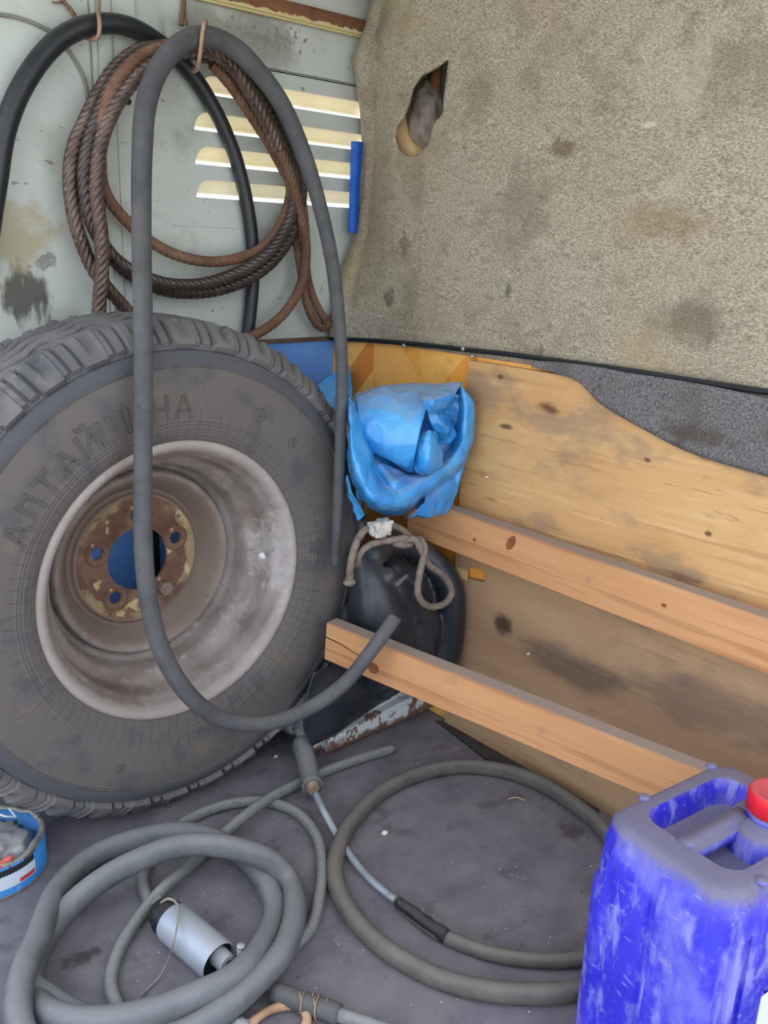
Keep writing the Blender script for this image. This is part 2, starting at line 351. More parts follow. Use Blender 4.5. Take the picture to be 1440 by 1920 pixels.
m_tyre = mat('tyre_rubber', [S(92,90,93), S(106,103,103), S(116,112,110)], 14, 6, .8, bump=.2, bscale=200, bdist=.001, layers=[
    dict(kind='radial', a=.19, b=.313, soft=.002, var=.002, col=S(100,94,91)),
    dict(col=S(80,80,84), scale=16, lo=.52, hi=.64, amt=.7, seed=2), dict(col=S(116,104,90), scale=24, lo=.58, hi=.7, amt=.5, seed=5),
    dict(kind='spokes', a=.213, b=.25, n=92, w=.05, col=S(56,52,50), amt=.65),
    dict(kind='spokes', a=.25, b=.285, n=34, w=.025, col=S(64,60,57), amt=.45, mask=7),
    dict(kind='radial', a=.3175, b=.336, soft=.0015, var=.001, col=S(78,79,84), amt=.9)])
m_letter = mat('tyre_lettering', [S(84,80,78), S(96,90,86)], 30, 5, .8)
m_rim = mat('worn_rim_paint', [S(120,110,104), S(142,131,125), S(156,147,142)], 12, 6, .7, bump=.6, bscale=90, layers=[
    dict(col=S(112,94,78), scale=10, lo=.52, hi=.66, amt=.6), dict(col=S(176,168,168), scale=16, lo=.50, hi=.70, amt=.5, seed=2), dict(col=S(204,200,198), scale=60, lo=.63, hi=.70, amt=.55, mask=7), dict(kind='blob', at=(.185,-.07,.01), size=(.03,.1,.12), col=S(196,190,188), scale=50, var=2.4, lo=.2, hi=.8, amt=.6), dict(col=S(122,96,78), scale=90, lo=.60, hi=.68, amt=.6, mask=11),
    dict(kind='radial', a=.0, b=.128, soft=.02, var=.02, col=S(120,102,86), amt=.8),
    dict(col=S(84,66,54), scale=60, lo=.68, hi=.74, amt=.7, seed=4),
    dict(kind='radial', a=.194, b=.22, soft=.004, var=.008, scale=60, col=S(172,162,156), amt=.6)])
m_hub = mat('rusted_hub_paint', [S(92,66,54), S(112,84,68), S(126,100,82)], 20, 6, .8, bump=.5, bscale=80, layers=[
    dict(kind='radial', a=.088, b=.11, soft=.004, var=.04, scale=24, col=S(160,142,108), amt=.75, mask=16), dict(col=S(196,178,128), scale=24, lo=.57, hi=.63, amt=.8), dict(col=S(86,52,48), scale=14, lo=.54, hi=.62, amt=.6, seed=5), dict(col=S(60,42,34), scale=70, lo=.66, hi=.72, amt=.8, seed=3)])
m_hose = mat('dusty_rubber', [S(72,72,75), S(84,84,86), S(94,93,93)], 18, 6, .75, bump=.15, bscale=160, bdist=.001, layers=[
    dict(col=S(98,95,92), scale=40, lo=.58, hi=.72, amt=.5), dict(kind='up', col=S(104,101,98), lo=.3, hi=1., amt=.5), dict(col=S(48,48,50), scale=60, lo=.66, hi=.74, amt=.6)])
m_floorhose = mat('floor_hose_rubber', [S(82,85,88), S(96,98,100), S(106,107,109)], 22, 6, .75, bump=.2, bscale=220, bdist=.0008, layers=[
    dict(kind='up', col=S(132,132,134), lo=.35, hi=1.05, amt=.7), dict(col=S(126,106,86), scale=20, lo=.66, hi=.76, amt=.5)])
m_thin = mat('thin_hose_rubber', [S(98,100,99), S(114,116,114), S(124,125,123)], 120, 6, .8, bump=.3, bscale=420, bdist=.0006, layers=[dict(kind='up', col=S(146,146,144), lo=.4, hi=1.05, amt=.6)])
m_ring = mat('ring_hose_rubber', [S(76,73,70), S(90,86,82), S(100,96,90)], 24, 6, .8, bump=.2, bscale=200, bdist=.0008, layers=[dict(kind='up', col=S(126,120,114), lo=.4, hi=1.05, amt=.6)])
m_black = mat('shiny_black_rubber', [S(30,32,36), S(40,42,46)], 30, 4, .4, spec=.5, bump=.1, bscale=300, layers=[dict(kind='up', col=S(92,90,86), lo=.45, hi=1.0, amt=.5)])
m_steel = mat('rusty_steel_cable', [S(80,62,54), S(98,78,68), S(114,96,86)], 26, 6, .45, metal=.3, spec=.6, bump=.3, bscale=260, bdist=.001, layers=[
    dict(col=S(64,48,42), scale=16, lo=.5, hi=.62, amt=.7), dict(col=S(128,92,68), scale=30, lo=.62, hi=.72, amt=.5), dict(col=S(196,184,176), scale=170, lo=.60, hi=.68, amt=.4)])  # last layer: pale specks painted as glints on the strands
m_steel2 = mat('red_rust_cable', [S(100,72,56), S(118,88,70), S(132,104,86)], 26, 6, .7, metal=.1, bump=.4, bscale=260, bdist=.001, layers=[dict(col=S(180,160,138), scale=150, lo=.66, hi=.7, amt=.5)])  # pale specks are painted glints
m_steel3 = mat('dark_oily_cable', [S(54,46,42), S(72,62,56), S(86,76,70)], 26, 6, .4, metal=.35, spec=.6, bump=.3, bscale=260, bdist=.001, layers=[dict(col=S(176,164,154), scale=150, lo=.62, hi=.70, amt=.3)])  # pale specks are painted glints
m_wire = mat('rusty_wire', [S(142,116,92), S(176,152,124)], 40, 4, .55, metal=.3)
m_bluestrip = mat('blue_plastic_strip', [S(34,96,192), S(50,112,208)], 30, 3, .45)

# ------------------------------------------------------------------ setting
def structure(o): o['kind'] = 'structure'; return o
ZL = .678                                    # where the lower wall lining ends
bm = bmesh.new(); box(bm, -1.75, .12, -1.9, .02, -.03, 0)
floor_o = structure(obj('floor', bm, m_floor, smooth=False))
bm = bmesh.new(); box(bm, -1.05, .13, -1.15, .03, 1.5, 1.52)
structure(obj('ceiling', bm, m_wall, smooth=False))  # unseen roof, cut short to let sky light onto the floor
# louvred back wall
louv = []
for (xl, yt, yr) in ((393, 148, 188), (366, 207, 0), (367, 268, 0), (370, 326, 0)):
    p = W(xl, yt+10, Y=0); louv.append(p)
zt = [1.1115, 1.0555, 1.003, .951]
x0l = [W(374, 160, Y=0).x, W(364, 220, Y=0).x, W(366, 283, Y=0).x, W(368, 340, Y=0).x]
OPH = .0285
def slot(x0, x1, z1, n=6):
    z0 = z1-OPH; r = OPH*.9
    pts = [(x1, z0), (x1, z1)]
    for k in range(n+1):
        a = PI/2*k/n; pts.append((x0+r-r*math.sin(a)*1.0, z0+(z1-z0)*math.cos(a)))
    return pts
loops = [[(-1.0, ZL), (.1, ZL), (.1, 1.5), (-1.0, 1.5)]] + [slot(x0l[i], .072, zt[i]) for i in range(4)]
hc = W(240, 190, Y=0); loops.append([(hc.x+.005*math.cos(2*PI*k/14), hc.z+.0062*math.sin(2*PI*k/14)) for k in range(14)])
bm = bmesh.new(); loops_fill(bm, loops, lambda u, v: (u, 0, v)); solid(bm, (0, .0015, 0))
wall = structure(obj('wall_back', bm, m_wall, smooth=False))
for i in range(4):
    bm = bmesh.new(); x0, x1, z1 = x0l[i]-.002, .074, zt[i]; n = 8; rows = []
    for k in range(n+1):
        t = k/n; a = t*PI/2; y = .0245*math.sin(a*.98); z = z1+.0015-.0225*(1-math.cos(a))**.8
        rows.append((y, z))
    xs = [x0+(x1-x0)*q/40 for q in range(41)]
    V = []
    for x in xs:
        e = min(1, (x-x0)/.026); s = math.sqrt(max(0, 1-(1-e)**2)); V.append([bm.verts.new((x, max(y*s, .0016), z1+.0015-(z1+.0015-z)*(1 if s > .02 else 1))) for y, z in rows])
    for A, B in zip(V, V[1:]):
        for k in range(n): bm.faces.new((A[k], A[k+1], B[k+1], B[k]))
    o = obj('louvre', bm, m_cream, wall); mod(o, 'SOLIDIFY', thickness=.001)
xa, xb = W(216, 300, Y=0).x, W(256, 200, Y=0).x
bm = bmesh.new(); box(bm, xa, xb, -.009, 0, ZL, 1.5, .002); bmesh.ops.delete(bm, geom=[], context='FACES')
po = obj('pillar', bm, m_wall, wall, smooth=False)
bm = bmesh.new()
for px, wd, dp in ((184, .004, .006), (200, .010, .013), (213, .003, .006)):
    x = W(px, 250, Y=0).x; box(bm, x-wd, x+wd, -dp, 0, ZL, 1.5, .002)
obj('pressed_seam', bm, m_wall, wall, smooth=False)
bm = bmesh.new()
for px, wd, dp in ((178, .0014, .0012), (191, .0012, .0012), (208, .0010, .0012), (216.5, .0022, .0015)):
    x = W(px, 250, Y=0).x; box(bm, x-wd, x+wd, -dp-.004*(px > 210), 0, ZL, 1.5)
obj('seam_streak_shade', bm, mat('streak_shade_grey', [S(104,100,88), S(136,130,114), S(150,146,130)], 24, 5, .8), wall, smooth=False)  # brown seam streak, plus strips that paint the seam's shadow lines
bm = bmesh.new(); box(bm, -.40, .1, -.014, 0, 1.2165, 1.247, .004); obj('roof_rail', bm, m_rust, wall, smooth=False)
bm = bmesh.new(); z = W(600, 148, Y=0).z; box(bm, -.24, .1, -.003, 0, z-.002, z+.002, .0015); obj('pressed_ridge', bm, m_wall, wall, smooth=False)
bm = bmesh.new(); z = W(480, 427, Y=0).z; box(bm, -.345, .1, -.002, 0, z-.003, z+.003, .0015); obj('pressed_ridge', bm, m_wall, wall, smooth=False)
bm = bmesh.new(); hp = W(240, 190, Y=-.0095); lathe(bm, [(0, 0), (.0056, 0)], 16, 'Y'); 
o = obj('bolt_hole', bm, m_trim, wall, loc=(hp.x, -.0096, hp.z), label='dark bolt hole')  # flat black disc paints the shade inside the hole
bm = bmesh.new(); box(bm, -1.0, 0, -.004, .012, 0, ZL-.002); obj('lower_panel', bm, m_blue, wall, smooth=False, label='blue painted lower panel')
bm = bmesh.new(); box(bm, -1.0, .0, -.012, .004, ZL-.003, ZL+.004, .0015); obj('ledge_strip', bm, m_steel, wall, smooth=False, label='rusty strip above the blue panel')
bm = bmesh.new(); v = W(573, 900, Y=-.004); v = W(291, 1000, Y=-.004); box(bm, v.x-.005, v.x+.005, -.008, -.004, .2, .6); obj('dark_strap', bm, m_trim, wall, smooth=False)
# right wall: lower lining with a printed parquet pattern, body metal above and behind the felt
bm = bmesh.new(); box(bm, 0, .02, -1.6, 0, 0, .70)
wr = structure(obj('wall_right', bm, m_lino, smooth=False))
bm = bmesh.new(); box(bm, .10, .12, -1.6, 0, .70, 1.5); obj('body_panel', bm, m_wall, wr, smooth=False)
bm = bmesh.new(); box(bm, 0, .12, -1.6, -.03, .698, .704); obj('body_ledge', bm, m_rust, wr, smooth=False)
# ground outside, unseen, put in to bounce sunlight onto the louvre hoods
bm = bmesh.new(); box(bm, -14, 14, -14, 14, -.75, -.7)
structure(obj('floor_outside', bm, mat('pale_concrete', [S(186,180,170), S(200,196,186)], 2, 4, .9), smooth=False))

# ------------------------------------------------------------------ spare wheel
wheel = thing('spare_wheel', 'large spare wheel with lugged tyre and worn steel rim standing against the back wall', 'wheel', (-.516, -.205, 0))
ZC = .376
def ss(a, b, x): t = min(1, max(0, (x-a)/(b-a))); return t*t*(3-2*t)
def make_tyre():
    bm = bmesh.new(); NL = 34; PER = 30; NT = NL*PER
    rows = []                                            # (r, y, ny_r, zone)
    side = [(.200,-.080), (.207,-.0925), (.225,-.1035), (.25,-.1085), (.285,-.109), (.316,-.1045)]
    for i in range(56):
        r, y = cat(side, 5*i/55); rows.append((r, y, 'side'))
    for r, y in ((.3165,-.1066), (.320,-.1066), (.327,-.1045), (.3345,-.1005), (.3352,-.0985)): rows.append((r, y, 'band'))
    lug = [(.336,-.0955), (.346,-.0890), (.356,-.0800), (.3635,-.0700), (.3665,-.0640)]
    for i in range(14):
        r, y = cat(lug, 4*i/13); rows.append((r, y, 'lug'))
    for i in range(1, 110):
        y = -.063+.126*i/110; rows.append((.3675+.0005-.0045*(abs(y)/.063)**2.2+.0, y, 'tread'))
    full = rows[:]
    for (r, y, z) in reversed(rows[:75]): 
        full.append((r, -y, z))
    P = [Vector((r, y)) for r, y, z in full]; n = len(full); V = []
    for i in range(n):
        d = P[min(i+1, n-1)]-P[max(i-1, 0)]; nr = Vector((-d.y, d.x)); nr = Vector((d.y, -d.x))
        nr = nr.normalized(); r, y, zone = full[i]
        # outward normal
        if nr.dot(Vector((r-.28, y*1.0))) < 0: nr = -nr
        ring = []; yy = abs(y)
        for k in range(NT):
            u = (k/PER + (.5 if y > .055 else 0)) % 1.0; h = 0; dy = 0
            if zone == 'side':
                if .212 < r < .244: h = .0009*max(0, math.sin((r-.212)/.032*2*PI*6))
                if r > .3125: h = -.0015
            elif zone == 'lug':
                t = min(1, max(0, (r-.336)/.028)); uu = u
                h = .0105
                h -= .0085*ss(.0, .10, uu)*(1-ss(.22, .34, uu))*ss(.25, 1.0, t)                 # scooped hollow under the tread edge
                h -= .0095*ss(.50, .515, uu)*(1-ss(.585, .60, uu))                             # deep groove
                h -= .0030*ss(.585, .60, uu)*(1-ss(.77, .785, uu))                             # narrow ridge
                h -= .0085*ss(.77, .785, uu)*(1-ss(.85, .865, uu))
                h -= .0020*ss(.85, .865, uu)*(1-ss(.985, 1.0, uu))
                lim = .0010 if uu < .5 else .0045
                h *= ss(lim, lim+.0018, r-.3355)
            elif zone == 'tread':
                h = .009
                if yy > .044:
                    uu = u; sc = ss(.0, .10, uu)*(1-ss(.22, .34, uu)); h -= .0065*sc*ss(.052, .063, yy)
                    h -= .0085*(ss(.50, .515, uu)*(1-ss(.585, .60, uu)) + .9*ss(.77, .785, uu)*(1-ss(.85, .865, uu)))*ss(.050, .056, yy)
                tri = (abs(((u+.25) % 1)-.5)*4-1); tri = max(-.5, min(.5, tri))/.5; dy = .0058*tri*(1-ss(.047, .060, yy))
                for y0 in (-.040, -.014, .014, .040):
                    d_ = abs(y-y0)
                    wdt = .0040 if abs(y0) > .02 else .0030
                    h -= .0085*(1-ss(wdt*.6, wdt, d_))
            q = Vector((r, y)) + nr*h; a = 2*PI*k/NT
            ring.append(bm.verts.new((q.x*math.cos(a), q.y+dy, q.x*math.sin(a))))
        V.append(ring)
    for A, B in zip(V, V[1:]):
        for k in range(NT): bm.faces.new((A[k], A[(k+1) % NT], B[(k+1) % NT], B[k]))
    return obj('tyre', bm, m_tyre, wheel, loc=(0, 0, ZC))
tyre = make_tyre(); sharp(tyre, 32)
# raised lettering along the sidewall
CW = Vector((-.516, -.205, ZC))
def ang(px, py): v = W(px, py, Y=-.314)-CW; return math.atan2(v.z, v.x), math.hypot(v.x, v.z)
a0, r0 = ang(40, 1005); a1, r1 = ang(345, 762)
if a0 < 0: a0 += 2*PI
def letter(ch, a, rad, size, name='lettering'):
    fc = bpy.data.curves.new('glyph', 'FONT'); fc.body = ch; fc.size = size; fc.align_x = 'CENTER'; fc.align_y = 'CENTER'; fc.extrude = .0011; fc.bevel_depth = .0004
    t = bpy.data.objects.new('glyph', fc); COL.objects.link(t); bpy.context.view_layer.update()
    me = bpy.data.meshes.new_from_object(t.evaluated_get(bpy.context.evaluated_depsgraph_get())); bpy.data.objects.remove(t)
    me.name = name; me.materials.clear(); me.materials.append(m_letter)
    o = bpy.data.objects.new(name, me); COL.objects.link(o); o.parent = tyre
    ex = Vector((math.sin(a), 0, -math.cos(a))); ez = Vector((math.cos(a), 0, math.sin(a))); 
    tl = math.radians(-6); ez2 = (ez*math.cos(tl) + Vector((0, -1, 0))*math.sin(tl)*-1).normalized(); ey = ex.cross(ez2)
    M = Matrix((ex, ez2, ex.cross(ez2))).transposed().to_4x4(); M.translation = Vector((math.cos(a)*rad, -.1088, math.sin(a)*rad)); o.matrix_local = M
    return o
word = 'АЛТАЙШИНА'
for i, ch in enumerate(word): letter(ch, a0+(a1-a0)*i/(len(word)-1), (r0+r1)/2, .047)
for (px, py, rr) in ((485, 778, .011), (548, 830, .008), (225, 1442, .008)):
    a, r = ang(px, py); bm = bmesh.new()
    lathe(bm, [(rr, 0), (rr, -.0016), (rr*.8, -.0016), (rr*.8, 0)], 24, 'Y'); lathe(bm, [(rr*.45, 0), (rr*.45, -.0016), (rr*.2, -.0016)], 16, 'Y')
    obj('moulded_mark', bm, m_letter, tyre, loc=(math.cos(a)*r, -.1085, math.sin(a)*r))
# rim
prof = [(.186,-.070), (.196,-.081), (.2055,-.0855), (.2098,-.0915), (.2080,-.0960), (.2030,-.0970), (.1975,-.0935), (.193,-.086), (.1885,-.076), (.1835,-.066), (.181,-.050), (.178,-.038),
        (.170,-.028), (.163,-.020), (.160,-.006), (.158, .010), (.150, .022), (.146, .030)]
back = [(.178,.045), (.182,.07), (.196,.083), (.2085,.093)]
bm = bmesh.new(); n = 60; lathe(bm, [tuple(cat(prof, (len(prof)-1)*i/n)) for i in range(n+1)] + back, 120, 'Y')
rim = obj('rim', bm, m_rim, wheel, loc=(0, 0, ZC)); mod(rim, 'SOLIDIFY', thickness=.002, offset=0)
dish = [(.1475,.026), (.1455,.012), (.141,.006), (.132,.010), (.122,.024), (.114,.037), (.110,.043), (.106,.041), (.103,.036), (.099,.0345)]
bm = bmesh.new(); lathe(bm, [tuple(cat(dish, (len(dish)-1)*i/36)) for i in range(37)], 120, 'Y'); obj('wheel_disc', bm, m_rim, wheel, loc=(0, 0, ZC))
hubang = [math.radians(q) for q in (18, 90, 162, 234, 306)]
circ = lambda cx, cz, r, n: [(cx+r*math.cos(2*PI*k/n), cz+r*math.sin(2*PI*k/n)) for k in range(n)]
bm = bmesh.new(); loops_fill(bm, [circ(0, 0, .0995, 90), circ(0, 0, .050, 60)] + [circ(.069*math.cos(a), .069*math.sin(a), .0095, 18) for a in hubang], lambda u, v: (u, .0345, v)); solid(bm, (0, .005, 0))
hub = obj('hub_plate', bm, m_hub, wheel, loc=(0, 0, ZC), smooth=False)
for i, a in enumerate(hubang):
    bm = bmesh.new(); lathe(bm, [(.0095,0), (.0125,-.004), (.0175,-.004), (.021,0)], 24, 'Y'); obj('bolt_seat', bm, m_hub, hub, loc=(.069*math.cos(a), .0345, .069*math.sin(a)))
a = hubang[4]; bm = bmesh.new(); lathe(bm, [(0, -.016), (.007, -.016), (.0075, -.014), (.0115, -.013), (.0125, -.010), (.0125, .002)], 6, 'Y')
obj('wheel_nut', bm, m_rim, hub, loc=(.069*math.cos(a), .0325, .069*math.sin(a)), smooth=False)
bm = bmesh.new(); bmesh.ops.create_icosphere(bm, subdivisions=2, radius=.006)
for v in bm.verts: v.co *= 1+.4*noise.noise(v.co*200)
v = W(497, 1050, Y=-.29); obj('paint_blob', bm, mat('white_paint', [S(222,218,214)], 10, 2, .7), rim, loc=(v.x+.008+.516, -.065, v.z-ZC+ZC-ZC))

# ------------------------------------------------------------------ felt lining, plywood, battens
HOLE = [(842,110),(838,150),(834,185),(833,214),(815,234),(806,270),(791,288),(766,294),(746,281),(737,256),(742,240),(757,222),(768,195),(775,165),(790,142),(815,130)]
hole2 = [(W(x, y, X=0).y, W(x, y, X=0).z) for x, y in HOLE]
def felt_edge(z):                                      # left border of the felt, drawn on the back wall
    pts = [(618,650),(630,560),(648,500),(670,440),(680,350),(684,265),(681,205),(673,150),(667,112),(682,70),(692,45),(702,0),(704,-60),(706,-200)]
    q = [W(a, b, Y=-.02) for a, b in pts]
    for A, B in zip(q, q[1:]):
        if A.z <= z <= B.z or B is q[-1]: t = max(0, min(1, (z-A.z)/(B.z-A.z))); return A.x+(B.x-A.x)*t
    return q[0].x
bm = bmesh.new(); NU, NV = 190, 110; ZB, ZT = .684, 1.46; G = []
for j in range(NV+1):
    row = []
    for i in range(NU+1):
        z = ZB+(ZT-ZB)*j/NV; u = i/NU; s = 1.42*u**1.12
        z -= .010*max(0, 1-j/30)*math.sin(min(1, s/1.0)*PI)*0
        xe = felt_edge(z)
        k = ss(0, .16, s); wob = .006*noise.noise(Vector((0, s*7, z*7))) + .012*noise.noise(Vector((3, s*2.2, z*2.2)))
        x = (xe-.012*math.sin(min(1, s/.05)*PI))*(1-k) + (-.004+wob*.8)*k; x = min(x, .07)
        hem = ss(0, .02, z-ZB); x = x*(hem) + min(x, -.002)*(1-hem)*k + x*(1-hem)*(1-k)
        y = -.010-.012*ss(0, .03, s) - s*(.72+.28*k) + .02*k*0
        row.append(bm.verts.new((x, min(y, -.006), z)))
    G.append(row)
for j in range(NV):
    for i in range(NU): bm.faces.new((G[j][i], G[j][i+1], G[j+1][i+1], G[j+1][i]))
dead = [f for f in bm.faces if inside((f.calc_center_median().y, f.calc_center_median().z), hole2)]
ring = {v for f in dead for v in f.verts}; bmesh.ops.delete(bm, geom=dead, context='FACES')
for v in ring:
    if not v.is_valid: continue
    best = None
    for (y1, z1), (y2, z2) in zip(hole2, hole2[1:]+hole2[:1]):
        d = Vector((y2-y1, z2-z1)); t = max(0, min(1, (Vector((v.co.y-y1, v.co.z-z1)).dot(d))/d.length_squared)); q = Vector((y1, z1))+d*t
        L_ = (Vector((v.co.y, v.co.z))-q).length
        if best is None or L_ < best[0]: best = (L_, q)
    v.co.y, v.co.z = best[1]
felt = obj('felt_lining', bm, m_felt); mod(felt, 'SOLIDIFY', thickness=.005, offset=-1)
tag(felt, 'large beige felt sheet with a torn hole, covering the upper right wall', 'felt lining')
# what the torn hole shows
def lump(name, c, rad, amp, fs, seed, m, sub=4):
    bm = bmesh.new(); bmesh.ops.create_icosphere(bm, subdivisions=sub, radius=1)
    for v in bm.verts:
        n = v.co.normalized(); d = noise.ridged_multi_fractal(n*fs+Vector((seed,)*3), 1, 2, 4, 1, 2)-1
        v.co = Vector((n.x*rad[0], n.y*rad[1], n.z*rad[2]))*(1+amp*d)
    return obj(name, bm, m, loc=c)
c = W(795, 225, X=.055); m_rag = mat('grey_rag', [S(110,98,86), S(140,128,114), S(158,146,130)], 30, 5, .95, bump=.6, bscale=200)
tag(lump('crumpled_rag', c, (.022, .035, .06), .22, 1.6, 3, m_rag), 'crumpled grey rag stuffed inside the torn hole of the felt', 'rag')
bm = bmesh.new(); patch(bm, [[W(735,215,X=.02), W(735,300,X=.02), W(750,320,X=.03)], [W(757,210,X=.035), W(765,270,X=.03), W(790,305,X=.03)], [W(770,200,X=.06), W(785,265,X=.05), W(815,300,X=.05)]], 12, 12)
o = obj('wall_rib', bm, mat('tan_primer', [S(186,150,98), S(212,180,130)], 30, 4, .7), wr, label='cream painted rib behind the felt'); mod(o, 'SOLIDIFY', thickness=.002)
bm = bmesh.new(); v = W(812, 170, X=.06); box(bm, .055, .07, v.y-.012, v.y+.012, 1.0, 1.25, .003); obj('wall_rib', bm, m_rust, wr, label='rust brown upright behind the felt')
# black strip along the felt's hem
hem = [W(622,635,Y=-.012)] + [W(x, y, X=-.012) for x, y in ((690,638),(780,645),(868,655),(960,665),(1100,684),(1200,698),(1300,714),(1440,735),(1560,752))]
bm = bmesh.new(); sweep(bm, [(v.x, v.y, v.z, .0042) for v in hem], 10, .02, hollow=False)
tag(obj('hem_strip', bm, m_trim), 'thin black rubber strip along the bottom hem of the felt', 'strip')
m_screw = mat('zinc_screw', [S(150,146,142), S(176,172,168)], 40, 3, .4, metal=.6)
def screw(p, d, lab):
    bm = bmesh.new(); lathe(bm, [(0, -.0030), (.0018, -.0028), (.0036, -.0016), (.004, 0), (.002, .002)], 14, 'X')
    tag(obj('screw', bm, m_screw, loc=p), lab, 'screw')
screw(W(885,668,X=-.013), 0, 'small bright screw at the top left corner of the plywood')
screw(W(868,654,X=-.018), 0, 'dull screw on the black strip above the plywood corner')
screw(W(757,648,X=-.018), 0, 'dark screw in the black strip above the blue plastic bag')
# plywood sheet
yl = W(879, 675, X=-.012).y; ybl = W(834, 1340, X=-.012).y
pz = W(880, 676, X=-.012).z
hx = [W(x, y, X=-.012) for x, y in ((874,1062),(911,1070),(908,1092),(872,1084))]
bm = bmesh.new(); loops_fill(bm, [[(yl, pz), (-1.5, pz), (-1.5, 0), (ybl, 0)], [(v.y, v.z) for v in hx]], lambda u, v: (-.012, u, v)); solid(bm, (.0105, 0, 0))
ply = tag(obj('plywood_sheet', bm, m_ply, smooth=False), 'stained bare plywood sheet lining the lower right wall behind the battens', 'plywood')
bm = bmesh.new(); a, b = W(855,1062,X=-.0135), W(874,1088,X=-.0135); box(bm, -.0145, -.0115, min(a.y, b.y), max(a.y, b.y), b.z, a.z); obj('wood_chip', bm, m_plyedge, ply, smooth=False, label='pale splintered patch beside the hole')
# scrap of grey felt over the plywood
up = [(1004,676),(1060,680),(1120,688),(1180,699),(1260,711),(1340,725),(1440,746),(1540,764)]
lo = [(998,688),(1044,700),(1085,716),(1125,755),(1185,792),(1262,834),(1335,863),(1440,893),(1540,920)]
bm = bmesh.new(); rows = []
for i in range(81):
    t = i/80; a = cat(up, t*(len(up)-1)); b = cat(lo, t*(len(lo)-1)); r_ = []
    for j in range(13):
        s = j/12; x = a[0]+(b[0]-a[0])*s; y = a[1]+(b[1]-a[1])*s; p = W(x, y, X=-.0175)
        p.x += .0025*noise.noise(Vector((p.y*14, p.z*14, 2))); r_.append(bm.verts.new(p))
    rows.append(r_)
for A, B in zip(rows, rows[1:]):
    for j in range(12): bm.faces.new((A[j], A[j+1], B[j+1], B[j]))
o = obj('felt_scrap', bm, m_scrap); mod(o, 'SOLIDIFY', thickness=.004, offset=0); tag(o, 'torn dark grey felt scrap hanging over the plywood below the black strip', 'felt scrap')
# battens
def batten(name, A, B, hgt, thk, label, cat_, seed):
    d = (B-A); L_ = d.length; ex = d.normalized(); ez = (Vector((0,0,1))-ex*ex.z).normalized(); ey = ez.cross(ex)
    bm = bmesh.new(); box(bm, 0, L_, 0, thk, -hgt, 0, .0012)
    bmesh.ops.subdivide_edges(bm, edges=[e for e in bm.edges if abs((e.verts[0].co-e.verts[1].co).x) > .1], cuts=30)
    for v in bm.verts: v.co.y += .0008*noise.noise(Vector((v.co.x*6+seed, 0, 0))); v.co.z += .0012*noise.noise(Vector((v.co.x*5, seed, 1)))
    o = obj(name, bm, m_beam, smooth=False); M = Matrix((ex, ey, ez)).transposed().to_4x4(); M.translation = A; o.matrix_world = M
    tag(o, label, cat_); return o
XU = -.062
A = W(760, 918, X=XU); B = W(1440, 1159, X=XU); A = W(758, 915, X=XU); A.y = -.30; A.z = .436; B.z = .4255
ub = batten('wooden_batten', A, A+(B-A)*1.6, .0715, .026, 'upper pine batten along the plywood, its left end under the blue bag', 'batten', 2.0)
A2 = W(612, 1167, Y=-.355); B2 = W(1300, 1440, X=-.152)
d2 = (B2-A2).normalized()
lb = batten('wooden_batten', A2, A2+d2*.88, .0665, .026, 'lower pine batten with a split left end, running behind the blue jerrycan', 'batten', 5.0)
# the split in its end: a thin dark wedge let into the face
bm = bmesh.new(); pts = [(-.0004,-.0255), (.03,-.027), (.06,-.033), (.085,-.036), (.10,-.037)]
V1 = [bm.verts.new((x, -.0006, z+.0010*(1-x/.1))) for x, z in pts]; V2 = [bm.verts.new((x, -.0006, z-.0010*(1-x/.1))) for x, z in pts]
for i in range(len(pts)-1): bm.faces.new((V1[i], V1[i+1], V2[i+1], V2[i]))
solid(bm, (0, .004, 0)); obj('split', bm, mat('dark_crack', [S(50,34,26)], 10, 2, .9), lb, smooth=False, label='dark split in the wood')
m_knot = mat('pine_knot', [S(120,72,42), S(150,92,54)], 40, 4, .7)
def knot(par, px, py, X, w, h, tilt=0):
    v = par.matrix_world.inverted() @ W(px, py, X=X); bm = bmesh.new(); bmesh.ops.create_circle(bm, cap_ends=True, segments=20, radius=1)
    for q in bm.verts: q.co = Vector((q.co.x*w*math.cos(tilt)-q.co.y*h*math.sin(tilt), 0, q.co.x*w*math.sin(tilt)+q.co.y*h*math.cos(tilt)))
    solid(bm, (0, .002, 0)); obj('knot', bm, m_knot, par, smooth=False, loc=(v.x, -.0007, v.z))
bpy.context.view_layer.update()
knot(ub, 958, 1018, XU, .007, .014, -.5); knot(ub, 890, 1012, XU, .003, .003); knot(ub, 1245, 1135, XU, .004, .003)
knot(lb, 697, 1255, -.27, .010, .009, .3)

# ------------------------------------------------------------------ hooks, cables and hoses on the back wall
bm = bmesh.new()
sweep(bm, pix([(184,-60,-.006),(185,0,-.03),(185,25,-.055),(187,48,-.062),(185,66,-.058),(178,74,-.045),(168,73,-.028),(163,70,-.008)], .0032), 10, .003, hollow=False)
tag(obj('wire_hook', bm, m_wire), 'pale wire hook holding the black hose at the upper left', 'hook')
bm = bmesh.new()
sweep(bm, pix([(386,50,-.004),(386,42,-.06),(384,40,-.132),(380,60,-.138),(377,85,-.136),(374,110,-.132),(370,128,-.118),(364,133,-.09),(361,128,-.072)], .0032), 10, .003, hollow=False)
tag(obj('wire_hook', bm, m_wire), 'rusty wire hook holding the grey hose and steel cable', 'hook')
m_twine = mat('rusty_twisted_wire', [S(112,84,70), S(134,104,88)], 60, 4, .7, metal=.2)
bm = bmesh.new()
sweep(bm, pix([(112,-12,-.006),(118,2,-.008),(130,15,-.008),(139,28,-.01),(146,40,-.008)], .0032, ), 8, .004, lobes=2, pitch=.02, depth=.3, hollow=False)
